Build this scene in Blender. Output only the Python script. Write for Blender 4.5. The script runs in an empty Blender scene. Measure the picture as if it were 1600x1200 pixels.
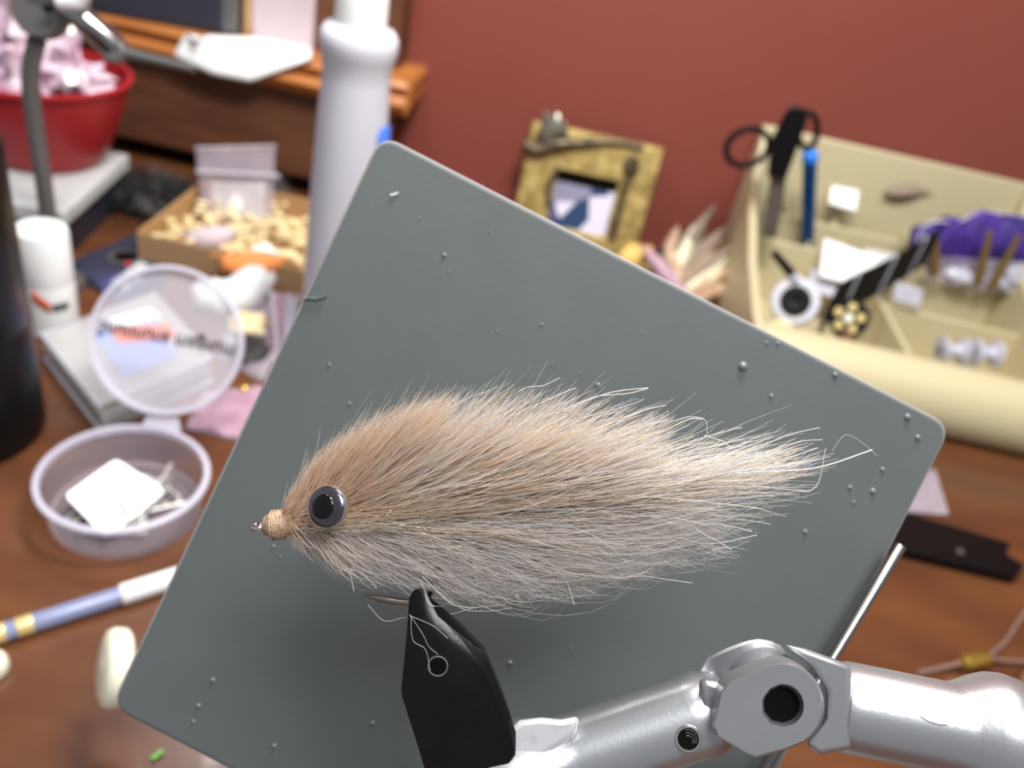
import bpy, math, random
import numpy as np
from mathutils import Vector, Matrix, noise
random.seed(7); RNG = np.random.default_rng(11)
SC = bpy.context.scene; COL = SC.collection
S = 0.001                                   # everything below is written in millimetres
# ------------------------------------------------------------ camera
FP = 1305.0; H = 300.0
dn = np.array([-437., 1930., FP]); dn /= np.linalg.norm(dn)
Yc = np.array([0, 0, 1.]) - dn[2]*dn; Yc /= np.linalg.norm(Yc)
Xc = np.cross(Yc, -dn)
R = np.stack([Xc, Yc, -dn])                 # rows: world X, Y, Z in camera coords (right, down, forward)
EYE = np.array([0, 0, H])
cam = bpy.data.cameras.new('camera'); camo = bpy.data.objects.new('camera', cam); COL.objects.link(camo)
right, down, fwd = R[:, 0], R[:, 1], R[:, 2]
m = Matrix(((right[0], -down[0], -fwd[0], 0), (right[1], -down[1], -fwd[1], 0), (right[2], -down[2], -fwd[2], 0), (0, 0, 0, 1)))
m.translation = Vector(EYE*S); camo.matrix_world = m
cam.sensor_width = 36; cam.lens = 36*FP/1600; cam.clip_start = 0.005; cam.clip_end = 50
cam.dof.use_dof = True; cam.dof.focus_distance = 0.137; cam.dof.aperture_fstop = cam.lens/2.0
SC.camera = camo
# ------------------------------------------------------------ world, lights, exposure
w = bpy.data.worlds.new('room_air'); SC.world = w; w.use_nodes = True
w.node_tree.nodes['Background'].inputs[0].default_value = (0.93, 0.96, 1.0, 1); w.node_tree.nodes['Background'].inputs[1].default_value = 0.36
def area(name, loc, target, size, power, color, sy=None):
    l = bpy.data.lights.new(name, 'AREA'); l.energy = power; l.size = size*S; l.color = color
    if sy: l.shape = 'RECTANGLE'; l.size_y = sy*S
    o = bpy.data.objects.new(name, l); COL.objects.link(o)
    loc, target = Vector(loc)*S, Vector(target)*S
    o.location = loc; o.rotation_euler = (target-loc).to_track_quat('-Z', 'Y').to_euler()
area('desk_lamp_light', (40, 325, 590), (40, 350, 0), 150, 3.9, (1.0, 0.96, 0.9), 70)
area('shelf_lamp_light', (-190, 500, 500), (-230, 480, 0), 90, .9, (0.97, 0.97, 1.0), 90)
area('added_front_fill', (200, -150, 1300), (50, 500, 150), 500, 17, (0.95, 0.97, 1.0))  # unseen fill added overhead to brighten surfaces facing the camera
vs = SC.view_settings; vs.view_transform = 'Standard'; vs.look = 'None'; vs.exposure = 0.0; vs.gamma = 1.0; vs.use_curve_mapping = False
# ------------------------------------------------------------ point helpers
def ray(px, py): return R @ np.array([(px-800)/FP, (py-600)/FP, 1.0])
def P(px, py, Z): return EYE + ray(px, py)*Z
def D(px, py, h=0): r = ray(px, py); return EYE + r*((h-H)/r[2])
def W(px, py, y): r = ray(px, py); return EYE + r*(y/r[1])
# ------------------------------------------------------------ materials
def lin(c): return tuple(((x/255)/12.92 if x/255 <= .04045 else ((x/255+.055)/1.055)**2.4) for x in c)
def mat(name, c, rough=.5, metal=0, alpha=1, trans=0, noise_s=0, c2=None, bump=0, bscale=200, spec=.5, coat=0, film=0, stretch=None, detail=6, lo=.35, hi=.65, ior=1.45, sheen=0):
    mt = bpy.data.materials.new(name); mt.use_nodes = True; nt = mt.node_tree; b = nt.nodes['Principled BSDF']
    b.inputs['Base Color'].default_value = (*lin(c), 1); b.inputs['Roughness'].default_value = rough; b.inputs['Metallic'].default_value = metal
    b.inputs['Alpha'].default_value = alpha; b.inputs['Transmission Weight'].default_value = trans; b.inputs['Specular IOR Level'].default_value = spec
    b.inputs['Coat Weight'].default_value = coat; b.inputs['IOR'].default_value = ior; b.inputs['Sheen Weight'].default_value = sheen
    if film: b.inputs['Thin Film Thickness'].default_value = film; b.inputs['Thin Film IOR'].default_value = 1.6
    tc = nt.nodes.new('ShaderNodeTexCoord'); mp = nt.nodes.new('ShaderNodeMapping'); nt.links.new(tc.outputs['Object'], mp.inputs[0])
    if stretch: mp.inputs['Scale'].default_value = stretch
    if c2:
        n = nt.nodes.new('ShaderNodeTexNoise'); n.inputs['Scale'].default_value = noise_s; n.inputs['Detail'].default_value = detail
        r = nt.nodes.new('ShaderNodeValToRGB'); r.color_ramp.elements[0].color = (*lin(c), 1); r.color_ramp.elements[1].color = (*lin(c2), 1)
        r.color_ramp.elements[0].position = lo; r.color_ramp.elements[1].position = hi
        nt.links.new(mp.outputs[0], n.inputs[0]); nt.links.new(n.outputs[0], r.inputs[0]); nt.links.new(r.outputs[0], b.inputs['Base Color'])
    if bump:
        n = nt.nodes.new('ShaderNodeTexNoise'); n.inputs['Scale'].default_value = bscale; n.inputs['Detail'].default_value = 4
        bp = nt.nodes.new('ShaderNodeBump'); bp.inputs['Strength'].default_value = bump; bp.inputs['Distance'].default_value = .0005
        nt.links.new(mp.outputs[0], n.inputs[0]); nt.links.new(n.outputs[0], bp.inputs['Height']); nt.links.new(bp.outputs[0], b.inputs['Normal'])
    return mt
M = {}
M['wall'] = mat('red_wall_paint', (128, 65, 54), .75, c2=(124, 62, 52), noise_s=6, bump=.25, bscale=120, spec=.3)
M['desk'] = mat('desk_wood', (108, 66, 38), .3, c2=(74, 43, 27), noise_s=9, stretch=(1, 3.2, 1), lo=.3, hi=.75, spec=.6, coat=.15)
M['oak'] = mat('orange_wood', (188, 122, 64), .35, c2=(160, 96, 46), noise_s=14, stretch=(1, 8, 8), spec=.5)
M['walnut'] = mat('brown_wood', (106, 66, 42), .5, c2=(84, 50, 34), noise_s=12, stretch=(1, 6, 6))
M['hutch'] = mat('dark_red_wood', (92, 50, 42), .55)
M['plate'] = mat('grey_plate_paint', (89, 94, 93), .55, c2=(86, 91, 90), noise_s=60, bump=.06, bscale=900, spec=.4)
M['plate_edge'] = mat('painted_edge_light', (140, 137, 136), .5)  # light catching the plate edge, put in as a paler grey
M['drop'] = mat('dried_glue', (100, 105, 105), .2, spec=.7)
M['satin'] = mat('satin_aluminium', (182, 183, 185), .32, .8, bump=.05, bscale=1500, c2=(176, 177, 180), noise_s=40)
M['satin_dirt'] = mat('stained_aluminium', (212, 212, 214), .4, .3, c2=(170, 164, 152), noise_s=260, lo=.55, hi=.8)
M['steel'] = mat('bare_steel', (190, 188, 186), .25, 1)
M['jaw'] = mat('black_oxide_steel', (12, 12, 13), .24, .0, bump=.05, bscale=1400, spec=.32, c2=(8, 8, 9), noise_s=300)
M['black'] = mat('black_plastic', (11, 11, 13), .35, spec=.3)
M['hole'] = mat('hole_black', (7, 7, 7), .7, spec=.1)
M['brightwire'] = mat('bright_tinned_wire', (235, 233, 228), .38, .5); M['rod'] = mat('dull_chrome_rod', (138, 134, 132), .28, 1); M['hook'] = mat('nickel_wire', (150, 140, 132), .22, 1)
M['silver'] = mat('bright_silver', (215, 215, 218), .15, 1)
M['thread'] = mat('tan_thread', (186, 156, 128), .35, c2=(150, 118, 90), noise_s=900, bump=.6, bscale=1800, coat=.5)
M['iris'] = mat('holographic_foil', (112, 108, 116), .2, .9, film=520, c2=(70, 66, 72), bump=.5, bscale=260, noise_s=90, coat=.8, lo=.4, hi=.6)
M['lens'] = mat('clear_resin', (235, 238, 235), .08, 0, alpha=.12, coat=.6)
M['pupil'] = mat('pupil_black', (5, 5, 6), .12)
M['bottle'] = mat('milky_plastic', (196, 195, 203), .4, c2=(190, 189, 198), noise_s=8, spec=.5)
M['white'] = mat('white_plastic', (236, 236, 234), .4)
M['paper'] = mat('white_paper', (246, 248, 246), .8)
M['label_blue'] = mat('blue_label', (52, 96, 190), .5)
M['bowl'] = mat('red_bowl_plastic', (162, 36, 42), .36, spec=.4)
M['cello'] = mat('iridescent_film', (232, 214, 222), .25, c2=(188, 140, 168), noise_s=60, coat=.4, film=450)
M['tray'] = mat('off_white_tray', (196, 198, 196), .5)
M['greymetal'] = mat('dark_grey_metal', (110, 108, 106), .4, .5)
M['chrome'] = mat('polished_chrome', (170, 170, 172), .15, 1)
M['orange'] = mat('orange_print', (214, 92, 46), .6)
M['darkband'] = mat('dark_grey_print', (94, 88, 84), .6)
M['cup'] = mat('frosted_polypropylene', (216, 212, 226), .25, alpha=.15, coat=.2)
M['lidpanel'] = mat('hazy_lid_plastic', (216, 213, 222), .3, alpha=.3)
M['cuprim'] = mat('thick_frosted_polypropylene', (214, 210, 224), .3, alpha=.6)
M['clear'] = mat('clear_box_plastic', (206, 206, 204), .2, alpha=.5)
M['clearrim'] = mat('clear_box_edge', (206, 208, 218), .25, alpha=.8)
M['film'] = mat('thin_clear_film', (205, 192, 205), .2, alpha=.22)
M['filmedge'] = mat('folded_film_edge', (214, 206, 216), .25, alpha=.7)
M['pinkfilm'] = mat('pinkish_bag_film', (214, 178, 196), .25, alpha=.5, c2=(190, 150, 170), noise_s=70)
M['insertblue'] = mat('blue_insert_card', (140, 156, 214), .5)
M['inkdark'] = mat('dark_ink', (30, 30, 34), .6)
M['card'] = mat('kraft_cardboard', (186, 148, 100), .75, c2=(174, 136, 90), noise_s=25)
M['cardout'] = mat('kraft_cardboard_outside', (160, 128, 92), .8)
M['foam'] = mat('cream_packing_bits', (240, 226, 184), .8, c2=(226, 200, 140), noise_s=200)
M['feather_o'] = mat('orange_feather_barbs', (240, 150, 84), .7)
M['fluff'] = mat('white_fluff', (244, 247, 245), .9, sheen=.3)
M['navy'] = mat('blue_black_card', (46, 50, 66), .35, c2=(84, 92, 150), noise_s=18, lo=.55, hi=.75)
M['darkfur'] = mat('dark_fur_hide', (30, 28, 28), .7, c2=(96, 92, 90), noise_s=60, lo=.5, hi=.8)
M['cream'] = mat('cream_plastic', (194, 182, 146), .38, spec=.45)
M['ivory'] = mat('ivory_plastic', (232, 230, 206), .3, coat=.3)
M['gold'] = mat('antique_gold_frame', (196, 172, 108), .5, .25, c2=(140, 116, 64), noise_s=80, bump=.8, bscale=260)
M['bronze'] = mat('aged_bronze', (120, 106, 82), .4, .5, c2=(70, 58, 42), noise_s=120)
M['blue'] = mat('blue_anodised', (20, 70, 130), .25, .6)
M['bluetip'] = mat('bright_blue_plastic', (40, 130, 235), .3)
M['bladegrey'] = mat('blade_steel', (112, 106, 96), .35, .6)
M['rubber'] = mat('black_rubber', (10, 10, 11), .6, spec=.2)
M['purple'] = mat('purple_dyed_fur', (70, 40, 138), .65, c2=(46, 24, 100), noise_s=60, bump=.8, bscale=300)
M['brasswood'] = mat('olive_brass_sticks', (122, 98, 48), .45, .2)
M['brass'] = mat('yellow_brass', (214, 178, 88), .25, .9)
M['goldhole'] = mat('pale_gold_insert', (214, 190, 130), .4, .3)
M['cable'] = mat('grey_brown_cable', (124, 96, 84), .5)
M['lilac'] = mat('lilac_white_plastic', (206, 204, 218), .3, alpha=.75)
M['yellow'] = mat('yellow_plastic', (220, 190, 40), .4)
M['green'] = mat('green_foil', (96, 160, 60), .3)
M['screen'] = mat('dark_screen', (42, 44, 54), .4)
M['pinkpanel'] = mat('pale_pink_board', (206, 188, 192), .6, c2=(176, 154, 158), noise_s=9)
M['quill'] = mat('pale_feather_vanes', (214, 190, 158), .7, c2=(160, 120, 100), noise_s=60)
M['quillw'] = mat('cream_feather_vanes', (220, 214, 184), .7)
M['quillb'] = mat('grey_brown_feather_vanes', (142, 124, 108), .7)
M['ochre'] = mat('ochre_card', (216, 178, 92), .6)
M['tube'] = mat('clear_pen_barrel', (150, 156, 190), .12, .0, alpha=.75, coat=.5)
# picture print (blurred snapshot: white figure on blue)
def photo_mat():
    mt = bpy.data.materials.new('snapshot_print'); mt.use_nodes = True; nt = mt.node_tree; b = nt.nodes['Principled BSDF']; b.inputs['Roughness'].default_value = .2
    tc = nt.nodes.new('ShaderNodeTexCoord'); v = nt.nodes.new('ShaderNodeTexVoronoi'); v.inputs['Scale'].default_value = 38
    r = nt.nodes.new('ShaderNodeValToRGB'); e = r.color_ramp.elements; e[0].color = (*lin((48, 70, 104)), 1); e[1].color = (*lin((224, 220, 240)), 1)
    e[0].position = .3; e[1].position = .62
    x = e.new(.45); x.color = (*lin((96, 92, 124)), 1)
    sp = nt.nodes.new('ShaderNodeSeparateColor'); nt.links.new(tc.outputs['Object'], v.inputs[0]); nt.links.new(v.outputs['Color'], sp.inputs[0]); nt.links.new(sp.outputs[0], r.inputs[0]); nt.links.new(r.outputs[0], b.inputs['Base Color'])
    return mt
M['photo'] = photo_mat()
def hair_mat(name, rough=.3, tl=.5, metal=0):
    mt = bpy.data.materials.new(name); mt.use_nodes = True; nt = mt.node_tree; b = nt.nodes['Principled BSDF']; out = nt.nodes['Material Output']
    at = nt.nodes.new('ShaderNodeAttribute'); at.attribute_name = 'tint'; nt.links.new(at.outputs['Color'], b.inputs['Base Color'])
    b.inputs['Roughness'].default_value = rough; b.inputs['Metallic'].default_value = metal; b.inputs['Specular IOR Level'].default_value = .8
    if tl:
        t = nt.nodes.new('ShaderNodeBsdfTranslucent'); nt.links.new(at.outputs['Color'], t.inputs[0])
        mx = nt.nodes.new('ShaderNodeMixShader'); mx.inputs[0].default_value = tl
        nt.links.new(b.outputs[0], mx.inputs[1]); nt.links.new(t.outputs[0], mx.inputs[2]); nt.links.new(mx.outputs[0], out.inputs[0])
    return mt
M['hair'] = hair_mat('synthetic_fibre'); M['straywhite'] = mat('pale_fibre', (206, 200, 196), .4); M['flash'] = hair_mat('gold_flash_fibre', .15, 0, .85)
# ------------------------------------------------------------ mesh builder (mm, world coordinates)
def unit(v): v = np.array(v, float); return v/(np.linalg.norm(v)+1e-12)
def basis(axis, hint=(0, 0, 1)):
    a = unit(axis); h = np.array(hint, float)
    if abs(a @ unit(h)) > .95: h = np.array([1., 0, 0])
    u = unit(np.cross(h, a)); return u, np.cross(a, u), a
class MB:
    def __init__(s): s.v = []; s.f = []
    def add(s, vs, fs): n = len(s.v); s.v += [tuple(map(float, p)) for p in vs]; s.f += [tuple(i+n for i in f) for f in fs]; return s
    def hexa(s, b, t): return s.add(list(b)+list(t), [(3, 2, 1, 0), (4, 5, 6, 7), (0, 1, 5, 4), (1, 2, 6, 5), (2, 3, 7, 6), (3, 0, 4, 7)])
    def box(s, x0, x1, y0, y1, z0, z1): return s.hexa([(x0, y0, z0), (x1, y0, z0), (x1, y1, z0), (x0, y1, z0)], [(x0, y0, z1), (x1, y0, z1), (x1, y1, z1), (x0, y1, z1)])
    def prism(s, a, b):
        n = len(a); return s.add(list(a)+list(b), [tuple(range(n))[::-1], tuple(range(n, 2*n))]+[(i, (i+1) % n, (i+1) % n+n, i+n) for i in range(n)])
    def rings(s, rs, cap0=True, cap1=True, closed=False):
        n = len(rs[0]); vs = [p for r in rs for p in r]; k = len(rs)
        fs = [(j*n+i, j*n+(i+1) % n, ((j+1) % k)*n+(i+1) % n, ((j+1) % k)*n+i) for j in range(k if closed else k-1) for i in range(n)]
        if cap0 and not closed: fs.append(tuple(range(n))[::-1])
        if cap1 and not closed: fs.append(tuple(range((k-1)*n, k*n)))
        return s.add(vs, fs)
    def lathe(s, o, axis, prof, n=48, cap0=True, cap1=True, closed=False):
        u, v, a = basis(axis); o = np.array(o, float)
        return s.rings([[o+a*h+r*(math.cos(t)*u+math.sin(t)*v) for t in [2*math.pi*i/n for i in range(n)]] for r, h in prof], cap0, cap1, closed)
    def tube(s, pts, rad, n=12, closed=False):
        pts = [np.array(p, float) for p in pts]; k = len(pts); rad = [rad]*k if np.isscalar(rad) else rad
        rs = []; prev = None
        for i in range(k):
            t = unit((pts[(i+1) % k]-pts[i-1]) if closed else (pts[min(i+1, k-1)]-pts[max(i-1, 0)]))
            if prev is None: u, v, _ = basis(t)
            else: u = unit(prev-t*(prev @ t)); v = np.cross(t, u)
            prev = u
            rs.append([pts[i]+rad[i]*(math.cos(a)*u+math.sin(a)*v) for a in [2*math.pi*j/n for j in range(n)]])
        return s.rings(rs, closed=closed)
    def grid(s, fn, nu, nv, thick=None):
        g = [np.array(fn(i/nu, j/nv), float) for j in range(nv+1) for i in range(nu+1)]
        fs = [(j*(nu+1)+i, j*(nu+1)+i+1, (j+1)*(nu+1)+i+1, (j+1)*(nu+1)+i) for j in range(nv) for i in range(nu)]
        return s.add(g, fs)
    def blob(s, c, r, seed=0, amp=.25, fr=1.5, n=16):
        c = np.array(c, float); r = np.array(r if hasattr(r, '__len__') else (r, r, r), float); vs = []; m_ = n//2
        for j in range(m_+1):
            for i in range(n):
                th = math.pi*j/m_; ph = 2*math.pi*i/n; d = np.array([math.sin(th)*math.cos(ph), math.sin(th)*math.sin(ph), math.cos(th)])
                k = 1+amp*noise.noise(Vector(d*fr)+Vector((seed*7.3, seed*3.1, seed))); vs.append(c+d*r*k)
        return s.add(vs, [(j*n+i, (j+1)*n+i, (j+1)*n+(i+1) % n, j*n+(i+1) % n) for j in range(m_) for i in range(n)])
    def build(s, name, mt, parent=None, smooth=30, bevel=0, solid=0, sub=0, kind=None, label=None, origin=None, segs=2):
        org = np.array(parent['_o']) if parent and '_o' in parent else (np.array(origin, float) if origin is not None else np.array([np.mean([p[k] for p in s.v]) for k in (0, 1)]+[min(p[2] for p in s.v)]))
        me = bpy.data.meshes.new(name); me.from_pydata([tuple((np.array(p)-org)*S) for p in s.v], [], s.f)
        import bmesh
        bm = bmesh.new(); bm.from_mesh(me); bmesh.ops.remove_doubles(bm, verts=bm.verts, dist=1e-7); bmesh.ops.recalc_face_normals(bm, faces=bm.faces); bm.to_mesh(me); bm.free()
        me.materials.append(M[mt] if isinstance(mt, str) else mt); me.validate()
        o = bpy.data.objects.new(name, me); COL.objects.link(o)
        if parent:
            o.parent = parent; o['_o'] = [float(x) for x in org]
        else:
            o.location = org*S; o['_o'] = [float(x) for x in org]
        if solid: md = o.modifiers.new('solid', 'SOLIDIFY'); md.thickness = solid*S; md.offset = 0
        if bevel: md = o.modifiers.new('bevel', 'BEVEL'); md.width = bevel*S; md.segments = segs; md.limit_method = 'ANGLE'; md.angle_limit = math.radians(35)
        if sub: md = o.modifiers.new('sub', 'SUBSURF'); md.levels = sub; md.render_levels = sub
        if smooth:
            me.polygons.foreach_set('use_smooth', [True]*len(me.polygons))
            if not sub: me.set_sharp_from_angle(angle=math.radians(smooth))
        if kind: o['kind'] = kind
        if label: o['label'] = label
        return o
def tag(o, label, cat, group=None):
    o['label'] = label; o['category'] = cat
    if group: o['group'] = group
    return o
def thing(name, label, cat, base, group=None):
    o = bpy.data.objects.new(name, None); COL.objects.link(o); o.location = Vector(base)*S; o['_o'] = [float(x) for x in base]
    o.empty_display_size = .01; return tag(o, label, cat, group)
def smooth_path(pts, n=8):
    pts = [np.array(p, float) for p in pts]; q = [pts[0]*2-pts[1]]+pts+[pts[-1]*2-pts[-2]]; out = []
    for i in range(1, len(q)-2):
        for k in range(n):
            t = k/n; a, b, c, d = q[i-1:i+3]
            out.append(.5*((2*b)+(-a+c)*t+(2*a-5*b+4*c-d)*t*t+(-a+3*b-3*c+d)*t**3))
    return out+[pts[-1]]
def round_poly(pts, r, n=6):
    out = []; k = len(pts)
    for i in range(k):
        p = np.array(pts[i], float); a = np.array(pts[i-1], float)-p; b = np.array(pts[(i+1) % k], float)-p
        la, lb = np.linalg.norm(a), np.linalg.norm(b); d = min(r, la*.45, lb*.45); A = p+a/la*d; B = p+b/lb*d
        for t in np.linspace(0, 1, n+1): out.append(tuple((1-t)**2*A+2*t*(1-t)*p+t*t*B))
    return out
# ============================================================ SETTING
MB().box(-900, 900, 720, 740, -740, 1100).build('wall_back', 'wall', bevel=0)['kind'] = 'structure'
MB().box(-900, 900, -300, 740, -760, -740).build('floor', 'walnut')['kind'] = 'structure'
t = thing('desk', 'glossy reddish brown wooden desk top under all the tying clutter', 'desk', (0, 300, -740))
MB().box(-650, 750, -260, 716, -28, 0).build('desktop', 'desk', t, bevel=3)
for x in (-600, 660):
    for y in (-230, 640): MB().box(x, x+50, y, y+50, -740, -28).build('leg', 'walnut', t, bevel=2)
# moulded wooden ledge on the wall
YF = 656.; zt = W(640, 132, YF)[2]; zb = W(636, 186, YF)[2]; XR = W(628, 150, YF)[0]; za = W(450, 272, YF+12)[2]
t = thing('wall_ledge', 'orange brown moulded wooden ledge with an apron coloured shade-brown along the red wall', 'shelf', (-380, 700, za))
MB().box(-640, XR, YF+8, 719.5, zt-19, zt).build('ledge_board', 'oak', t, bevel=1)
hh = zt-zb
prof = [(YF+8, zt), (YF+1, zt), (YF-2, zt-.13*hh), (YF, zt-.3*hh), (YF+3, zt-.4*hh), (YF-1, zt-.5*hh), (YF-3, zt-.65*hh), (YF, zt-.85*hh), (YF+4, zb), (YF+8, zb)]
MB().prism([(-640, y, z) for y, z in prof], [(XR+3, y, z) for y, z in prof]).build('edge_moulding', 'oak', t, smooth=40)
prof2 = [(XR+a*.7, zt-b*hh) for a, b in [(0, 0), (6, 0), (9, .15), (6, .38), (9, .6), (7, .9), (5, 1), (0, 1)]]
MB().prism([(x, YF+4, z) for x, z in prof2], [(x, 719.5, z) for x, z in prof2]).build('side_moulding', 'oak', t, smooth=40)
MB().box(-640, XR-8, YF+12, YF+24, za, zb+1).build('apron', 'walnut', t, bevel=1)  # browner than the ledge: shade below the moulding put into the wood colour
MB().box(W(492, 40, 690)[0], W(630, 40, 690)[0], 690, 719.5, zt, 420).build('upright_post', 'walnut', t, bevel=2)
m0, m1 = D(150, 20, zt), D(368, 58, zt); m0 = m1+(m0-m1)*1.6; k_ = np.array([0, 14, 0.])
t = thing('monitor', 'dark flat screen standing on the wooden ledge behind the lamp arm', 'monitor', (m1[0]-60, m1[1], zt))
up1 = np.array([0, 4, 170.]); e1 = np.array([0, 0, 1.])
MB().hexa([m0+e1, m1+e1, m1+k_+e1, m0+k_+e1], [m0+up1, m1+up1, m1+k_+up1, m0+k_+up1]).build('housing', 'greymetal', t, bevel=1.5)
mm = m1+(m0-m1)*.06; f1 = np.array([0, -1.2, 2.]); f2 = np.array([0, .3, 2.])
MB().hexa([m0+f1, mm+f1, mm+f2, m0+f2], [m0+f1+up1*.96, mm+f1+up1*.96, mm+f2+up1*.96, m0+f2+up1*.96]).build('screen', 'screen', t)
MB().box(m1[0]-90, m1[0]-50, m1[1]-6, m1[1]+20, zt, zt+1.5).build('foot', 'greymetal', t)
t = thing('pale_box', 'pale pinkish boxed panel with a tan left edge standing on the ledge', 'box', (W(440, 70, 690)[0], 690, zt))
xa, xb_, xc = W(380, 60, 688)[0], W(392, 60, 688)[0], W(489, 60, 688)[0]
MB().box(xb_, xc, 688, 716, zt, zt+150).build('panel', 'pinkpanel', t, bevel=1.5)
MB().box(xa, xb_, 688, 716, zt, zt+150).build('edge_strip', 'card', t, bevel=1)
# white paper drooping over the ledge edge
def E_(px):
    lo_, hi_ = -100., 300.
    for _ in range(40):
        md_ = (lo_+hi_)/2
        if D(px, md_, zt+1.2)[1] > YF-3.5: lo_ = md_
        else: hi_ = md_
    return D(px, md_, zt+1.2)
up = [D(305, 62, zt+1.2), D(326, 55, zt+1.2), D(400, 57, zt+1.2), D(488, 64, zt+1.5)]
mid = [E_(290), E_(338), E_(400), E_(486)]
low = [W(270, 88, YF-4), W(332, 117, YF-7), W(390, 128, YF-7), W(486, 92, YF-4)]
def paper(u, v):
    rows = [up, mid, low]; t_ = v*2; i = min(int(t_), 1); f = t_-i; a = rows[i]; b = rows[i+1]
    def lerp(r): q = u*3; k = min(int(q), 2); g = q-k; return r[k]*(1-g)+r[k+1]*g
    return lerp(a)*(1-f)+lerp(b)*f
tag(MB().grid(paper, 15, 12).build('paper_sheet', 'paper', solid=.4), 'blank white paper lying on the ledge and drooping over its edge', 'paper')
# ============================================================ LEFT BACKGROUND
# bottle
bc = np.array([-112, 430, 0.])
t = thing('squeeze_bottle', 'tall milky white plastic bottle standing behind the grey plate', 'bottle', bc)
prof = [(16, 0), (20, .5), (21, 4), (20.6, 60), (19.6, 120), (18.3, 160), (17.3, 176), (17.3, 183), (18.6, 189), (19.6, 194), (19.3, 199), (17, 202.5), (13, 204), (12.8, 205)]
MB().lathe(bc, (0, 0, 1), prof, 64).build('body', 'bottle', t, smooth=60)
MB().lathe(bc, (0, 0, 1), [(12.6, 203), (12.9, 206), (12.6, 222), (11, 232), (4, 236), (3, 250)], 48).build('cap', 'white', t, smooth=40)
lb = MB(); lb.rings([[bc+np.array([(21.2 if z < 100 else 20.0+(150-z)*.02)*math.cos(a), (21.2 if z < 100 else 20.0+(150-z)*.02)*math.sin(a), z]) for z in (60, 90, 110, W(596, 192, 430)[2])] for a in np.linspace(-.55, .05, 8)], False, False)
lb.f = [f for f in lb.f if (f[1]-f[0]) == 1]
lb.build('label_sticker', 'label_blue', t, smooth=60, solid=.2)
# red bowl on tray
YB = 560.; rc0 = W(60, 106, YB); Zb = (rc0-EYE) @ fwd; RB = 136*Zb/FP
zbase = max(14., W(110, 287, YB-RB*.6)[2]); print('bowl', rc0, RB, zbase)
tray = thing('white_tray', 'off-white lidded flat box under the red bowl', 'box', (-400, 560, 0))
qa, qb = D(204, 264, zbase-12), D(104, 356, zbase-12); qd = unit(qa-qb); qn = np.array([-qd[1], qd[0], 0.])
q = [qa, qb, qb+qn*105, qa+qn*105]; q = [(p[0], p[1]) for p in q]; qc = np.mean(q, axis=0)
MB().prism([((x-qc[0])*.95+qc[0], (y-qc[1])*.95+qc[1], 0) for x, y in q], [((x-qc[0])*.95+qc[0], (y-qc[1])*.95+qc[1], zbase-12) for x, y in q]).build('tray_body', 'screen', tray, bevel=1)
MB().prism([(x, y, zbase-12) for x, y in q], [(x, y, zbase) for x, y in q]).build('tray_lid', 'tray', tray, bevel=2)
bw = np.array([rc0[0], YB, zbase]); hB = rc0[2]-zbase
t = thing('red_bowl', 'red plastic bowl heaped with shiny film at the upper left', 'bowl', bw)
rp = [(RB*.56, 0), (RB*.6, 2), (RB*.68, hB*.15), (RB*.82, hB*.47), (RB*.92, hB*.78), (RB*.965, hB*.97), (RB*.93, hB*.97), (RB*.89, hB*.78), (RB*.78, hB*.47), (RB*.62, hB*.16), (RB*.5, 4), (1, 3)]
MB().lathe(bw, (0, 0, 1), rp, 72, True, True).build('bowl_shell', 'bowl', t, smooth=50)
MB().lathe(bw+[0, 0, hB-4], (0, 0, 1), [(RB*.965, 0), (RB, 1.2), (RB, 3.4), (RB*.97, 4.4), (RB*.93, 3.4), (RB*.93, 0)], 72, closed=True).build('rim', 'bowl', t, smooth=60)
random.seed(3)
wad_l = ['large pale film wad heaped highest at the back of the red bowl', 'white glinting film wad at the left of the red bowl', 'pinkish film wad at the front of the red bowl', 'lilac film wad right of the lamp post in the red bowl', 'small mauve film wad near the right rim of the red bowl']
for k, (dx, dy, dz_, rr_) in enumerate([(-14, 20, 20, 24), (-26, -8, 4, 20), (2, -20, -2, 17), (16, -2, 8, 19), (32, 6, -6, 13)]):
    c = bw+[dx, dy, hB+dz_-4]
    tag(MB().blob(c, (rr_, rr_*.9, rr_*1.05), k, 1.3, 2.8, 22).build('film_wad', 'cello', smooth=20), wad_l[k], 'plastic film', 'wads of film in the red bowl')
# jointed metal arm
t = thing('jointed_arm', 'dark grey metal post with a jointed polished arm beside the red bowl', 'lamp arm', (-302, 450, 0))
Y = 452
post = [W(81, 400, Y), W(77, 350, Y), W(66, 270, Y), W(55, 200, Y), W(48, 140, Y), W(49, 100, Y), W(58, 62, Y)]
post[0] = np.array([post[1][0]-0, Y, 0.])
MB().tube(smooth_path(post, 6), 4.9, 16).build('post', 'greymetal', t, smooth=60)
MB().lathe((post[0][0], Y, 0), (0, 0, 1), [(17, 0), (17, 3), (15, 5), (6, 6)], 40).build('foot_disc', 'greymetal', t)
MB().lathe(W(72, 22, Y+7), (0.1, -1, .35), [(1, -1), (12, -1), (13.5, 0), (13.5, 10), (12.5, 11.5), (1, 11.5)], 40).build('joint_knuckle', 'greymetal', t)
MB().prism([W(x, y, Y+5) for x, y in ((40, -60), (110, -60), (108, 25), (96, 45), (60, 72), (46, 66), (40, 20))], [W(x, y, Y-3) for x, y in ((40, -60), (110, -60), (108, 25), (96, 45), (60, 72), (46, 66), (40, 20))]).build('joint_plate', 'greymetal', t, bevel=1.5)
MB().lathe(W(76, 14, Y-8), (0.1, -1, .35), [(2.3, 0), (2.3, 1.4)], 20).build('screw', 'hole', t)
MB().tube([W(98, -8, Y), W(112, 14, Y), W(182, 76, Y), W(188, 82, Y)], [5.5, 6.8, 7.2, 5.5], 24).build('upper_arm', 'chrome', t, smooth=60)
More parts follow.
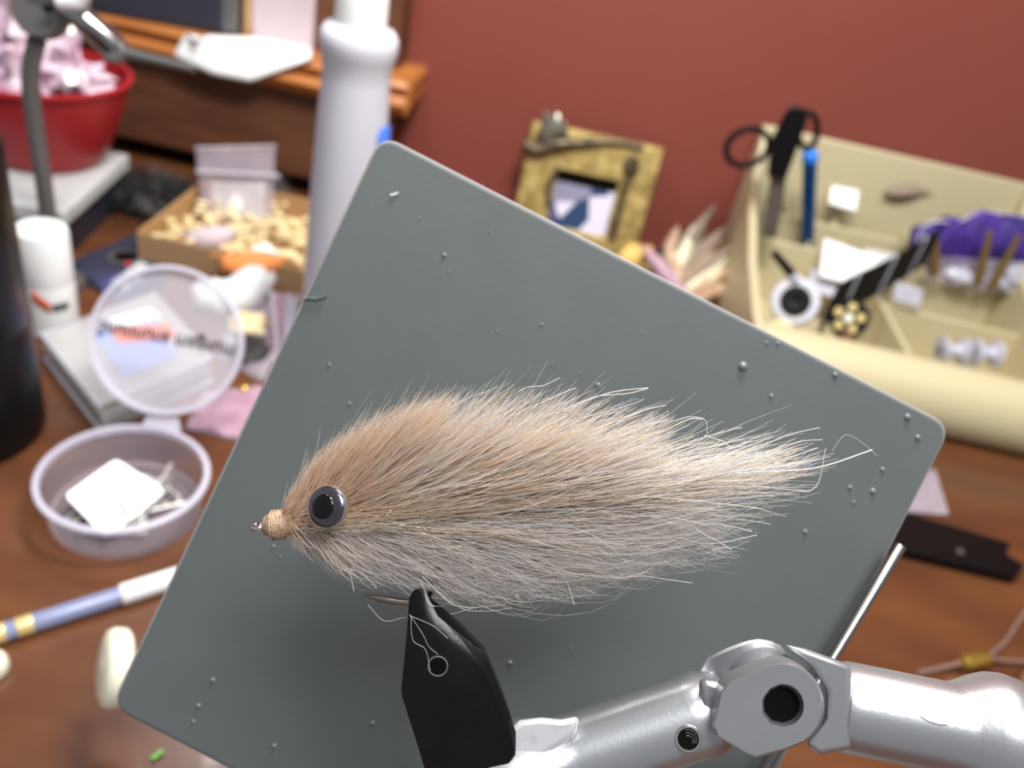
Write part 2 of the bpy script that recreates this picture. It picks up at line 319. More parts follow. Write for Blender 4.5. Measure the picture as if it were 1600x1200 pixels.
MB().lathe(W(180, 80, Y-1), (0.1, -1, .35), [(5.5, -3), (6.5, -2), (6.5, 4), (5.5, 5)], 28).build('end_knuckle', 'greymetal', t)
MB().tube([W(178, 78, Y), W(215, 87, Y), W(304, 108, Y)], [3.6, 2.7, 2.1], 16).build('thin_rod', 'greymetal', t, smooth=60)
MB().tube([W(95, 2, Y-6), W(128, 3, Y-6), W(132, -20, Y-6)], [5, 4.5, 4], 20).build('white_knob', 'white', t, smooth=60)
# black cylinder
cc = np.array([-246, 305, 0.])
cr = 38
t = thing('black_flask', 'tall black cylinder at the left edge beside the small white bottle', 'flask', (cc[0]-0, 305, 0))
def cylx():  # place so the right edge passes D(78,735)
    return W(74, 690, 305)[0]-cr-7
cc[0] = cylx()
MB().lathe(cc, (0, 0, 1), [(cr-3, 0), (cr, 3), (cr, 60), (cr-.8, 62), (cr-.8, 66), (cr, 68), (cr-.4, 148), (cr-3, 155), (cr-6, 157)], 72).build('body', 'black', t, smooth=40)
MB().lathe(cc+[0, 0, 156], (0, 0, 1), [(cr-6, 0), (cr-6, 5), (cr-8, 8), (4, 8.5)], 60).build('cap', 'rubber', t, smooth=40)
# small glue bottle
g = np.array([-277, 405, 0.])
t = thing('cement_bottle', 'small white capped bottle with an orange mark beside the black cylinder', 'bottle', g)
MB().lathe(g, (0, 0, 1), [(13.5, 0), (14.5, 1), (14.5, 30), (14.2, 33)], 48).build('body', 'white', t, smooth=40)
MB().lathe(g+[0, 0, 33], (0, 0, 1), [(14.2, 0), (14.4, .8), (14.2, 30), (13.4, 32), (1, 32.3)], 48).build('cap', 'white', t, smooth=40)
def band(c, r, a0, a1, z0, z1, name, mt, par, n=14, tilt=0):
    mb = MB(); mb.grid(lambda u, v: (c[0]+r*math.cos(a0+(a1-a0)*u), c[1]+r*math.sin(a0+(a1-a0)*u), c[2]+z0+(z1-z0)*v+tilt*(u-.5)), n, 3); return mb.build(name, mt, par, smooth=60, solid=.15)
band(g, 14.7, -2.6, -1.75, 2, 24, 'label_block', 'darkband', t)
band(g, 14.8, -1.6, -1.0, 22, 29, 'orange_mark', 'orange', t, tilt=-8)
band(g, 14.7, -.95, -.3, 19, 24, 'grey_mark', 'darkband', t)
# clear hook box
q = [(-262, 372), (-201, 322), (-171, 386), (-232, 440)]
t = thing('clear_box', 'flat clear plastic box with a blue insert under the open round lid', 'box', (-215, 380, 0))
MB().prism([(x, y, 0) for x, y in q], [(x, y, 10) for x, y in q]).build('tray', 'clear', t, bevel=1)
lid_ = MB().prism([(x, y, 10.3) for x, y in q], [(x, y, 18) for x, y in q]).build('lid', 'clear', t, bevel=1)
MB().tube([np.array([x, y, 17.5]) for x, y in q], 1.2, 8, True).build('lid_edge', 'clearrim', lid_)
MB().tube([np.array([x, y, 1.2]) for x, y in q], 1.3, 8, True).build('base_edge', 'clearrim', t)
q2 = [(-240, 384), (-203, 350), (-188, 380), (-224, 416)]
MB().prism([(x, y, 18.1) for x, y in q2], [(x, y, 18.5) for x, y in q2]).build('insert_label', 'insertblue', t)
q3 = [(-234, 392), (-222, 378), (-196, 396), (-206, 408)]
MB().prism([(x, y, 18.6) for x, y in q3], [(x, y, 18.9) for x, y in q3]).build('orange_stripe', 'orange', t)
q4 = [(-238, 400), (-228, 392), (-214, 414), (-224, 420)]
MB().prism([(x, y, 18.6) for x, y in q4], [(x, y, 18.9) for x, y in q4]).build('white_patch', 'paper', t)
# round hook cup with flip lid
CY = 277.; cu = np.array([-165.5, CY, 0.]); rc = 36.2; hc = 20
rim0 = W(194, 741, CY); cu[0] = rim0[0]; hc = max(rim0[2], 14); 
t = thing('hinged_cup', 'round frosted plastic cup with its lid flipped open full of hooks', 'container', cu)
MB().lathe(cu, (0, 0, 1), [(rc-5, 0), (rc-3, 1), (rc-.8, hc-2), (rc-.6, hc), (rc-1.8, hc), (rc-2, hc-2), (rc-4.2, 1.6), (rc-6, 1.2), (1, 1.2)], 72, True, True).build('cup_body', 'cup', t, smooth=50)
MB().lathe(cu+[0, 0, hc-2.5], (0, 0, 1), [(rc-.8, 0), (rc+1, .3), (rc+1.2, 2.4), (rc+.4, 3), (rc-1.4, 3), (rc-1.8, 0)], 72, closed=True).build('cup_rim', 'cuprim', t, smooth=50)
hp = W(250, 655, CY+rc-1); hp = np.array([cu[0]+ (hp[0]-cu[0]), CY+math.sqrt(max(rc**2-(hp[0]-cu[0])**2, 1)), hc])
rl = 37.0; rr = unit(ray(262, 532)); best = None
for Zt in np.linspace(330, 480, 400):
    c = P(262, 532, Zt); e = abs(np.linalg.norm(c-hp)-(rl+3))
    if c[2] > hp[2] and (best is None or e < best[0]): best = (e, c)
lc = best[1]; vv = unit(lc-hp); uu = unit(np.array([1, .12, 0])-vv*(np.array([1, .12, 0]) @ vv)); nn = np.cross(uu, vv)
if nn @ (EYE-lc) < 0: nn = -nn
Zl = np.linalg.norm(R.T[2]*1)*((lc-EYE) @ fwd); rl = 117*Zl/FP
MB().lathe(lc, nn, [(1, -1.0), (rl-2, -1.0), (rl-2, 0), (1, 0)], 72).build('lid_panel', 'lidpanel', t, smooth=50)
MB().lathe(lc, nn, [(rl-2.5, -1.5), (rl, -1.2), (rl, 2.6), (rl-1, 3), (rl-2.2, 2.6), (rl-2.5, 0)], 72, closed=True).build('lid_rim', 'cuprim', t, smooth=50)
hw = 9.5; e0 = hp+vv*-1
MB().hexa([e0-uu*hw-nn*.7, e0+uu*hw-nn*.7, e0+uu*hw+nn*.7, e0-uu*hw+nn*.7], [e0+vv*7-uu*hw*.8-nn*.7, e0+vv*7+uu*hw*.8-nn*.7, e0+vv*7+uu*hw*.8+nn*.7, e0+vv*7-uu*hw*.8+nn*.7]).build('hinge', 'cuprim', t, bevel=.4)
fc = bpy.data.curves.new('lid_text_curve', 'FONT'); fc.body = 'Snuonuna magnum'; fc.size = 1; fc.align_x = 'CENTER'; fc.align_y = 'CENTER'; fc.extrude = .01; fc.offset = .012
fo = bpy.data.objects.new('tmp', fc); COL.objects.link(fo); bpy.context.view_layer.update()
tm = bpy.data.meshes.new_from_object(fo.evaluated_get(bpy.context.evaluated_depsgraph_get())); bpy.data.objects.remove(fo)
xs = [v.co.x for v in tm.vertices]; sc_ = rl*1.78/(max(xs)-min(xs)); tx = unit(uu*1-vv*.10+0*nn); ty = unit(np.cross(nn, tx))
for v in tm.vertices:
    p = lc+vv*(rl*.02)+nn*(1.0+v.co.z)+tx*v.co.x*sc_+ty*(-v.co.y*sc_*1.15) - np.array(t['_o']); v.co = Vector(p)*S
tm.materials.clear(); tm.materials.append(M['inkdark']); to = bpy.data.objects.new('lid_lettering', tm); COL.objects.link(to); to.parent = t; to['label'] = 'dark lettering on the clear lid, seen upside down'
# paper square in the cup + hooks
def dz(px, py, h): return D(px, py, h)
pz = 9
pq = [dz(92, 775, 15), dz(182, 712, 13), dz(268, 768, 8), dz(165, 850, 6)]
pc = sum(pq)/4
pq = [pc+(p-pc)*.9 for p in pq]
mb = MB().prism(round_poly(pq, 3, 3), [np.array(p)+[0, 0, .5] for p in round_poly(pq, 3, 3)])
tag(mb.build('paper_tag', 'paper'), 'small square white paper lying in the open cup of hooks', 'paper')
def hook_path(c, ang, s, tilt):
    pts = [(-9, 3), (4, 3), (7, 2.2), (8.6, 0), (7.4, -2.4), (4.6, -3), (1, -2.2)]
    ca, sa = math.cos(ang), math.sin(ang)
    return [np.array([c[0]+s*(x*ca-y*sa), c[1]+s*(x*sa+y*ca), c[2]+s*(y*tilt+3*abs(tilt))]) for x, y in pts]
random.seed(21)
for k in range(26):
    a = random.uniform(-1.4, 1.3) if k < 18 else random.uniform(-2.8, -1.2); r = random.uniform(8, 20); c = (cu[0]+r*math.cos(a), cu[1]+r*math.sin(a), 2.2+random.uniform(0, 1.5)+(k % 4)*.9)
    mb = MB().tube(smooth_path(hook_path(c, random.uniform(0, 6.28), random.uniform(.9, 1.15), random.uniform(.1, .5)), 4), .55, 6)
    tag(mb.build('spare_hook', 'brightwire', smooth=60), ('silver fly hook among the pile right of the paper in the plastic cup' if k < 18 else 'silver fly hook half under the white paper in the plastic cup'), 'fish hook', ('spare hooks right of the paper' if k < 18 else 'spare hooks under the paper'))
tag(MB().tube([P(182, 775, 375), P(200, 808, 372)], .8, 8).build('steel_pin', 'bladegrey', smooth=60), 'thin grey pin leaning on the white paper in the cup', 'pin')
# pen
p0 = D(-90, 1018, 4.2); p1 = D(268, 905, 4.2); ax = p1-p0; L = np.linalg.norm(ax); ax = ax/L
t = thing('pen', 'clear barrel pen with a white cap on the desk left of the plate', 'pen', D(130, 950, 0))
cs = np.linalg.norm(D(192, 930, 4.2)-p0); r1 = np.linalg.norm(D(25, 980, 4.2)-p0); r2 = np.linalg.norm(D(50, 972, 4.2)-p0)
MB().lathe(p0, ax, [(3.6, 0), (3.9, .5), (3.9, cs)], 32).build('barrel', 'tube', t, smooth=60)
MB().lathe(p0, ax, [(1.6, 2), (1.6, cs)], 16).build('ink_tube', 'insertblue', t, smooth=60)
MB().lathe(p0+ax*cs, ax, [(4.0, -1), (4.6, 0), (4.5, L-cs+14), (3.6, L-cs+16)], 32).build('cap', 'white', t, smooth=60)
MB().lathe(p0+ax*r1, ax, [(3.95, 0), (4.05, .3), (4.05, r2-r1), (3.95, r2-r1+.3)], 32).build('brass_ring', 'goldhole', t, smooth=60)
MB().lathe(p0+ax*(r1-11), ax, [(3.95, 0), (4.05, .3), (4.05, 7), (3.95, 7.3)], 32).build('brass_ring', 'goldhole', t, smooth=60)
# ivory disc behind plate, left-edge knob, green scrap
kb = D(187, 1108, 0); ka = unit([-.75, -.45, .25])
tag(MB().lathe(P(174, 1044, 285), ka, [(1, -5), (12, -5), (13.3, -3.5), (13.6, 0), (12.6, 2.2), (9, 3.4), (1, 3.8)], 56).build('ivory_disc', 'ivory', smooth=50), 'ivory round plastic disc on edge peeking out left of the grey plate', 'disc')
tag(MB().lathe(D(-14, 1048, 0), (0, 0, 1), [(6, 0), (6.6, 1), (6.2, 5), (4.5, 7.5), (1, 8.2)], 40).build('ivory_button', 'ivory', smooth=50), 'small ivory knob cut off by the left edge of the picture', 'knob')
q = [D(235, 1184, 1), D(252, 1171, 1), D(257, 1176, 1), D(240, 1189, 1)]
tag(MB().prism(q, [p+[0, 0, .5] for p in q]).build('foil_scrap', 'green'), 'tiny bright green foil scrap on the desk under the plate corner', 'scrap')
# cardboard tray
t = thing('cardboard_tray', 'shallow kraft cardboard box full of cream packing bits', 'box', (-205, 560, 0))
x0, x1b, y0, y1, h = -270, -140, 500, 612, 24
MB().box(x0, x1b, y0, y1, 0, 1.5).build('bottom_panel', 'card', t)
MB().box(x0, x1b, y0-1.5, y0, 0, h).build('front_panel', 'cardout', t, bevel=.4)
MB().box(x0, x1b, y1, y1+1.5, 0, h).build('back_panel', 'card', t, bevel=.4)
MB().box(x0-1.5, x0, y0-1.5, y1+1.5, 0, h+1).build('side_panel', 'card', t, bevel=.4)
MB().box(x1b, x1b+1.5, y0-1.5, y1+1.5, 0, h+1).build('side_panel', 'card', t, bevel=.4)
random.seed(5); mb = MB()
for k in range(330):
    c = (random.uniform(x0+6, x1b-6), random.uniform(y0+6, y1-6), random.uniform(4, 16)+6*math.sin((k % 50)/50*3.1))
    mb.blob(c, (random.uniform(2, 5), random.uniform(1.5, 3.5), random.uniform(1.2, 2.5)), k, .6, 2, 8)
o = tag(mb.build('packing_bits', 'foam', kind='stuff', smooth=40), 'cream and yellow packing bits filling the cardboard box', 'packing'); 
def leaf(c, dirv, nrm, L, wd, n=12, curl=.15):
    c = np.array(c, float); d = unit(dirv); s_ = unit(np.cross(nrm, d)); nn_ = np.cross(d, s_); mb = MB()
    mb.grid(lambda u, v: c+d*L*u+s_*(v-.5)*2*wd*max(.03, math.sin(math.pi*min(1, u*.93+.05))**.7)+nn_*(curl*L*math.sin(u*2.2)-wd*.8*(2*v-1)**2), n, 6)
    mb.tube([c-d*L*.15, c+d*L*.5+nn_*curl*L*.5, c+d*L+nn_*curl*L*.8], [.5, .4, .15], 6); return mb
tag(leaf(D(345, 400, 24), (1, .25, 0), (0, 0, 1), 42, 12).build('orange_feather', 'feather_o', solid=.2, smooth=60), 'soft orange feather lying over the front of the cardboard box', 'feather')
tag(leaf(D(290, 365, 24), (1, .6, 0), (0, -.3, 1), 34, 11).build('pinkish_feather', 'pinkpanel', solid=.2, smooth=60), 'pale pinkish white feather on top of the packing bits', 'feather')
# white fluff strip
sp = [D(315, 445, 8), D(345, 458, 9), D(380, 455, 10), D(405, 430, 13), D(418, 400, 19), D(430, 386, 24)]
mb = MB().tube(smooth_path([p+[0, -6, 0] for p in sp], 5), [6, 8, 9, 10, 11, 11, 12, 12, 13, 13, 13, 13, 13, 13, 12, 12, 12, 12, 12, 12, 12, 11, 10, 9, 8, 6][:26], 14)
for i, p in enumerate(mb.v):
    k = noise.noise(Vector(p)*.18)*3.5; mb.v[i] = (p[0]+k, p[1]+k*.5, max(.3, p[2]+k))
tag(mb.build('fluff_strip', 'fluff', smooth=80), 'curved bright white fluffy strip in front of the cardboard box', 'fluff')
# blue black packaging card
q = [D(112, 412, 2), D(226, 362, 2), D(262, 440, 2), D(176, 474, 2)]
q = [np.array([p[0], p[1], 1.]) for p in q]
t = thing('header_card', 'blue black printed card package with an oval hang hole', 'package', sum(q)/4)
MB().prism(round_poly(q, 4, 3), [np.array(p)+[0, 0, 3] for p in round_poly(q, 4, 3)]).build('card_panel', 'navy', t, bevel=.4)
hcn = D(196, 402, 4.1)
hs_ = MB().lathe(hcn, (0, 0, 1), [(11, 0), (11, .5), (8, .6), (8, 0)], 30, closed=True).build('hole_surround', 'greymetal', t)
MB().lathe(hcn-[0, 0, .1], (0, 0, 1), [(8, 0), (8, .4)], 30).build('hang_hole', 'hole', hs_)
MB().lathe(D(200, 412, 4.6), (0, 0, 1), [(2.4, 0), (2.4, .4)], 16).build('red_dot', mat('red_dot_print', (196, 60, 80)), t)
tag(MB().box(-335, -262, 455, 478, .2, 1.6).build('dark_card', 'screen', bevel=.3), 'dark grey card flat on the desk behind the white capped bottle', 'card')
# little white brush
t = thing('white_brush', 'little white bristle brush at the top of the round lid', 'brush', D(215, 430, 0))
bp0 = D(186, 448, 6); bp1 = D(226, 418, 6)
MB().tube([bp0, bp1], 1.0, 8).build('twisted_wire', 'silver', t)
mb = MB(); random.seed(2)
for k in range(240):
    f = random.random(); c = bp0*(1-f)+bp1*f; a = random.uniform(0, 6.28); u, v, _ = basis(bp1-bp0); mb.tube([c, c+(u*math.cos(a)+v*math.sin(a))*5.5], [.35, .2], 4)
for i, p in enumerate(mb.v): mb.v[i] = (p[0], p[1], max(.2, p[2]))
mb.build('bristles', 'fluff', t, kind='stuff', label='white bristles')
# dark fur patches: hide blob with strands
def fur_patch(name, label, c, r, n, L, mats, seed, hide='darkfur', lean=(0.3, 0, .6)):
    random.seed(seed); t = thing(name, label, 'fur', (c[0], c[1], 0))
    MB().blob((c[0], c[1], c[2]*.6), (r[0], r[1], c[2]*.6), seed, .5, 2.2, 20).build('hide', hide, t, smooth=60)
    mb = MB()
    for k in range(n):
        a = random.uniform(0, 6.28); q = math.sqrt(random.random())*.95; x = c[0]+r[0]*q*math.cos(a); y = c[1]+r[1]*q*math.sin(a); z = c[2]*1.1*(1-q*.7)
        dd = unit(np.array([math.cos(a)*.8+lean[0], math.sin(a)*.5+lean[1], lean[2]])+np.random.default_rng(k).normal(0, .35, 3)); p = np.array([x, y, max(z, 1)]); l = L*random.uniform(.6, 1.2)
        e = p+dd*l; e[2] = max(e[2]-l*.3, .5); mb.tube([p, p+dd*l*.5, e], [.5, .4, .1], 4)
    mb.build('fur_strands', mats, t, kind='stuff', smooth=60)
fur_patch('dark_fur', 'dark tangled fur patch behind the cardboard box', (-312, 590, 16), (30, 30), 500, 24, 'darkfur', 4)
fur_patch('grey_fur', 'grey dark tufted fur in the shadow of the shelf', (-262, 655, 16), (30, 18), 300, 20, mat('grey_fur', (84, 80, 76), .6), 9)
# zip bag standing in box
def sheet(name, pts, mt, label=None, cat=None, thick=.3, wob=1.0, seed=0, parent=None, nu=14, nv=14, group=None, kind=None, sub=0):
    a, b, c, d = [np.array(p, float) for p in pts]; n_ = unit(np.cross(b-a, d-a))
    def fn(u, v):
        p = (a*(1-u)+b*u)*(1-v)+(d*(1-u)+c*u)*v
        return p+n_*wob*noise.noise(Vector((u*3+seed, v*3, seed*1.7)))*3*(1 if cat or parent is not None else 1)
    o = MB().grid(fn, nu, nv).build(name, mt, parent, solid=thick, smooth=70, sub=sub)
    if label and parent is None: tag(o, label, cat, group)
    elif label: o['label'] = label
    return o
t = thing('zip_bag', 'small clear zip bag standing up in the cardboard box', 'bag', W(370, 345, 585))
sheet('bag_front', [W(318, 345, 575), W(425, 368, 575), W(430, 228, 588), W(305, 230, 588)], 'film', parent=t, wob=.8, seed=2)
sheet('bag_back', [W(318, 345, 580), W(425, 368, 580), W(430, 228, 591), W(305, 230, 591)], 'film', parent=t, wob=.8, seed=5)
MB().tube([W(308, 268, 582), W(436, 275, 582)], 1.5, 8).build('zip_strip', 'filmedge', t)
MB().tube([W(305, 231, 588), W(431, 228, 588)], .8, 8).build('top_edge', 'filmedge', t)
sheet('contents', [W(330, 352, 578), W(412, 366, 578), W(415, 285, 584), W(328, 285, 584)], 'white', parent=t, wob=.8, seed=7, label='white contents seen through the film')
# clear bags by the plate's left edge
def bag(name, label, pts, mt, seed, thickness=3, group=None):
    q = [np.array(p, float) for p in pts]; c = sum(q)/len(q); t = thing(name, label, 'bag', (c[0], c[1], 0), group)
    sheet('top_film', [p+[0, 0, thickness] for p in q], mt, parent=t, wob=1.0, seed=seed)
    sheet('bottom_film', [p+[0, 0, .4] for p in q], mt, parent=t, wob=.1, seed=seed+3)
    MB().tube([p+[0, 0, thickness*.5+.5] for p in q], .6, 6, True).build('sealed_edge', 'filmedge', t); return t
bag('pink_bag', 'crinkled pinkish clear bag on the desk right of the cup hinge', [D(292, 672, 0), D(372, 690, 0), D(420, 610, 0), D(318, 618, 0)], 'pinkfilm', 3)
t = bag('tuft_bag', 'clear bag with tan and dark tufts right of the open lid', [D(340, 560, 0), D(410, 600, 0), D(470, 470, 0), D(385, 470, 0)], 'film', 8, 5)
tag(MB().blob(D(392, 548, 6), (10, 14, 5), 3, .6, 2, 16).build('dark_tuft', 'darkfur', smooth=60), 'small dark tuft inside the clear bag beside the plate', 'fur')
tag(MB().blob(D(385, 505, 6), (13, 10, 5), 5, .6, 2, 16).build('tan_tuft', 'foam', smooth=60), 'small tan tuft inside the clear bag beside the plate', 'fur')
t = thing('folded_bag', 'lilac clear bag standing folded against the plate left edge', 'bag', D(440, 590, 0))
a0, a1, a2, a3 = W(408, 590, 425), W(445, 600, 425), W(462, 490, 450), W(428, 450, 455)
sheet('left_panel', [W(418, 600, 420), W(436, 600, 418), W(450, 462, 440), W(425, 455, 446)], 'pinkfilm', parent=t, wob=.6, seed=1)
sheet('right_panel', [W(436, 600, 418), W(470, 590, 425), W(475, 500, 440), W(450, 455, 440)], 'lilac', parent=t, wob=.6, seed=4)
MB().tube([W(428, 590, 417), W(432, 530, 426), W(424, 455, 445)], 1.0, 8).build('fold_edge', 'filmedge', t)
bp = D(382, 606, 3)
tag(MB().lathe(bp-[0, 0, 3], (0, 0, 1), [(2, 0), (3, 1.5), (3, 3), (2, 4.5)], 20).build('copper_bead', 'brass', smooth=60), 'tiny copper bead on the desk behind the cup lid', 'bead')
# ============================================================ PICTURE FRAME
A = W(832, 186, 706); Bq = W(1040, 226, 706); up_ = unit(np.array([0, .16, 1])); rx = unit(Bq-A); rx[2] = rx[2]*.3; rx = unit(rx)
fw_, fh_ = np.linalg.norm(Bq-A)*1.0, 104.
TLc = A
FN = unit(np.cross(rx, up_)); FN = FN if FN[1] < 0 else -FN
def FQ(u, v, o=0): return TLc+rx*u-up_*v+FN*o
base = FQ(fw_/2, fh_)
t = thing('picture_frame', 'small antique gold picture frame with a blurry snapshot against the red wall', 'picture frame', (base[0], base[1], 0))
mw = 30.
def bar(name, q, mt='gold', d=7): MB().prism([FQ(u, v, 0) for u, v in q], [FQ(u+(fw_/2-u)*.03, v+(fh_/2-v)*.03, d) for u, v in q]).build(name, mt, t, bevel=1.2)
bar('top_rail', [(0, 0), (fw_, 0), (fw_-mw, 34), (mw, 34)]); bar('bottom_rail', [(0, fh_), (mw, fh_-20), (fw_-mw, fh_-20), (fw_, fh_)])
bar('side_rail', [(0, 0), (mw, 34), (mw, fh_-20), (0, fh_)]); bar('side_rail', [(fw_, 0), (fw_, fh_), (fw_-mw, fh_-20), (fw_-mw, 34)])
MB().prism([FQ(u, v, -1) for u, v in ((2, 2), (fw_-2, 2), (fw_-2, fh_-2), (2, fh_-2))], [FQ(u, v, 1) for u, v in ((2, 2), (fw_-2, 2), (fw_-2, fh_-2), (2, fh_-2))]).build('backing', 'walnut', t)
MB().prism([FQ(u, v, 1.2) for u, v in ((mw-2, 44), (fw_-mw+2, 44), (fw_-mw+2, fh_-18), (mw-2, fh_-18))], [FQ(u, v, 2) for u, v in ((mw-2, 44), (fw_-mw+2, 44), (fw_-mw+2, fh_-18), (mw-2, fh_-18))]).build('snapshot', 'photo', t)
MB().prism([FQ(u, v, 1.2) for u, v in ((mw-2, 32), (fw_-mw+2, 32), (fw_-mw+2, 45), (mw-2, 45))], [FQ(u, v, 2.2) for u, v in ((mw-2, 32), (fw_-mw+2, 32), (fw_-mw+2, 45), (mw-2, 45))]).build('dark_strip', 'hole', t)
def FP_(px, py, o):  # frame plane hit
    r = ray(px, py); q0 = TLc+FN*o; return EYE+r*((q0-EYE) @ FN)/(r @ FN)
MB().tube(smooth_path([FP_(820, 225, 10), FP_(838, 234, 11), FP_(870, 226, 11), FP_(920, 222, 10), FP_(965, 222, 9), FP_(1005, 232, 8)], 5), [5]*12+[3.4]*6+[2.4]*8, 10).build('bronze_branch', 'bronze', t, smooth=60)
MB().blob(FP_(864, 202, 10), (12, 7, 12), 3, .8, 2.4, 18).build('bronze_leaf_cluster', mat('pewter_leaves', (138, 136, 124), .35, .6), t, smooth=40)
MB().blob(FP_(986, 258, 10), (7, 5, 8), 8, .7, 2.2, 16).build('bronze_bud', 'bronze', t, smooth=40)
MB().tube(smooth_path([FP_(872, 262, 9), FP_(858, 290, 9), FP_(856, 320, 8)], 5), 2.6, 8).build('bronze_stem', 'bronze', t, smooth=60)
MB().tube(smooth_path([FP_(990, 262, 9), FP_(975, 300, 9), FP_(962, 350, 8), FP_(955, 375, 8)], 5), 3.2, 8).build('bronze_stem', 'bronze', t, smooth=60)
# ============================================================ FEATHERS left of organiser
t = thing('ochre_tag', 'ochre header card at the foot of the fan of feathers', 'card', D(1000, 420, 10))
q = [W(965, 400, 668), W(1015, 425, 662), W(1020, 385, 674), W(985, 380, 678)]
sheet('tag_card', q, 'ochre', parent=t, wob=.2)
for px_, py_ in ((1008, 403), (1030, 394)): MB().blob(W(px_, py_, 664), (3.2, 2, 4), 2, .3, 2, 12).build('printed_spot', 'inkdark', t)
random.seed(8)
root = W(1010, 560, 640); root[2] = max(root[2], 4)
tips = [((1120, 318), 'quillb'), ((1108, 342), 'quillw'), ((1060, 352), 'quill'), ((1136, 352), 'quillb'), ((1128, 372), 'quill'), ((1085, 350), 'quillw'), ((1150, 380), 'quillb'), ((1098, 390), 'quill'), ((1140, 400), 'quillw'), ((1155, 410), 'quill'), ((1040, 372), 'quill'), ((1110, 420), 'quill'), ((1150, 440), 'quill'), ((1000, 380), 'pinkfilm')]
fan_l = ['long grey brown feather topmost in the fan by the organiser', 'cream feather lying just under the topmost one of the fan', 'tan feather at the upper left of the fan', 'grey brown feather second nearest the organiser top', 'tan feather between the two grey brown ones of the fan', 'cream feather in the middle left of the fan', 'grey brown feather touching the organiser side', 'tan feather in the middle of the fan', 'cream feather low beside the organiser side', 'tan feather low beside the organiser side', 'tan leftmost feather of the fan near the picture frame', 'tan feather under the middle of the fan', 'lowest tan feather of the fan by the organiser', 'pinkish clear film sliver left of the feather fan']
for k, ((px_, py_), mt) in enumerate(tips):
    tip = W(px_, py_, 690-k*2.5); rt = root+np.array([k*2.6-14, -k*1.3, 0]); dv = tip-rt; L = np.linalg.norm(dv)
    mb = leaf(rt+dv*.05, dv, (0, -1, .5), L*.93, 6+(k % 3)*1.5, 16, .03)
    nm = {'quillb': 'grey brown', 'quillw': 'cream', 'quill': 'tan', 'pinkfilm': 'pinkish'}[mt]
    tag(mb.build('fan_feather', mt, solid=.25, smooth=60, origin=rt), fan_l[k], 'feather', 'feathers in the fan')
# ============================================================ ORGANISER
x0, x1b = 159., 378.
t = thing('cream_organiser', 'cream plastic sloping organiser with compartments against the red wall', 'organiser', (268, 610, 0))
side = [(716, 0), (716, 134), (706, 134), (690, 108), (660, 84), (600, 62), (540, 50), (520, 49), (508, 42), (501, 30), (500, 14), (504, 4), (512, 0)]
MB().prism([(x0-5, y, z) for y, z in side], [(x0+2, y, z) for y, z in side]).build('side_wall', 'cream', t, bevel=1.8, smooth=45)
MB().prism([(x1b-2, y, z) for y, z in side], [(x1b+6, y, z) for y, z in side]).build('side_wall', 'cream', t, bevel=1.8, smooth=45)
MB().box(x0, x1b, 711, 716, 0, 134).build('back_wall', 'cream', t, bevel=1.5)
fr = [(532, 4), (532, 44), (528, 49), (520, 50), (510, 45), (503, 36), (500, 24), (501, 12), (506, 4), (512, 0), (528, 0)]
MB().prism([(x0+1, y, z) for y, z in fr], [(x1b-1, y, z) for y, z in fr]).build('front_lip', 'cream', t, smooth=60)
MB().box(x0, x1b, 530, 712, 0, 4).build('base_floor', 'cream', t)
for nm, y, z, xa, xb in (('divider', 690, 72, x0, x1b), ('divider', 664, 58, x0, x1b-2), ('divider', 612, 46, 268, x1b)):
    MB().box(xa, xb, y-2, y+2, 3, z).build(nm, 'cream', t, bevel=1)
for x in (185, 213, 244, 276, 310, 344): MB().box(x-1.6, x+1.6, 664, 690, 3, 62).build('cross_divider', 'cream', t, bevel=1)
for x in (196, 236, 300): MB().box(x-1.6, x+1.6, 690, 711, 3, 74).build('cross_divider', 'cream', t, bevel=1)
MB().box(264, 268, 531, 664, 3, 48).build('long_divider', 'cream', t, bevel=1)
MB().box(x0, x1b, 664, 712, 3, 12).build('raised_floor', 'cream', t)
# scissors
t = thing('scissors', 'black handled scissors standing in the corner of the cream organiser', 'scissors', W(1205, 370, 640))
Ys = 640
bl = [(1190, 372), (1213, 372), (1226, 300), (1230, 262), (1206, 262), (1200, 300)]
MB().prism([W(x, y, Ys) for x, y in bl], [W(x, y, Ys+3) for x, y in bl]).build('blade', 'bladegrey', t, bevel=.4)
hd = [(1199, 276), (1227, 282), (1246, 232), (1262, 188), (1259, 170), (1240, 163), (1226, 176), (1204, 220)]
MB().prism([W(x, y, Ys-5) for x, y in hd], [W(x, y, Ys+5) for x, y in hd]).build('handle', 'black', t, bevel=1.6)
def loop(c, rx_, ry_, rot, n=28):
    return [W(c[0]+rx_*math.cos(a)*math.cos(rot)-ry_*math.sin(a)*math.sin(rot), c[1]+rx_*math.cos(a)*math.sin(rot)+ry_*math.sin(a)*math.cos(rot), Ys) for a in np.linspace(0, 2*math.pi, n, endpoint=False)]
MB().tube(loop((1168, 230), 35, 27, -.45), 2.5, 10, True).build('finger_ring', 'rubber', t, smooth=60)
MB().tube(loop((1262, 204), 15, 28, .05), 2.4, 10, True).build('finger_ring', 'rubber', t, smooth=60)
# blue pen tool
t = thing('blue_tool', 'slim blue capped tool standing upright beside the scissors', 'tool', W(1264, 336, 672))
b0, b1 = W(1263, 345, 672), W(1266, 238, 672); b0[2] = min(b0[2], 32)
ba = unit(W(1266, 238, 672)-W(1263, 336, 672)); bl_ = np.linalg.norm(b1-b0)
MB().lathe(b1-ba*bl_, ba, [(4.6, 0), (5.2, 1), (5.4, bl_-8)], 28).build('barrel', 'blue', t, smooth=60)
MB().lathe(b1-ba*8, ba, [(5.5, 0), (6.2, .6), (6.2, 6), (5, 9), (1, 10)], 28).build('cap', 'bluetip', t, smooth=60)
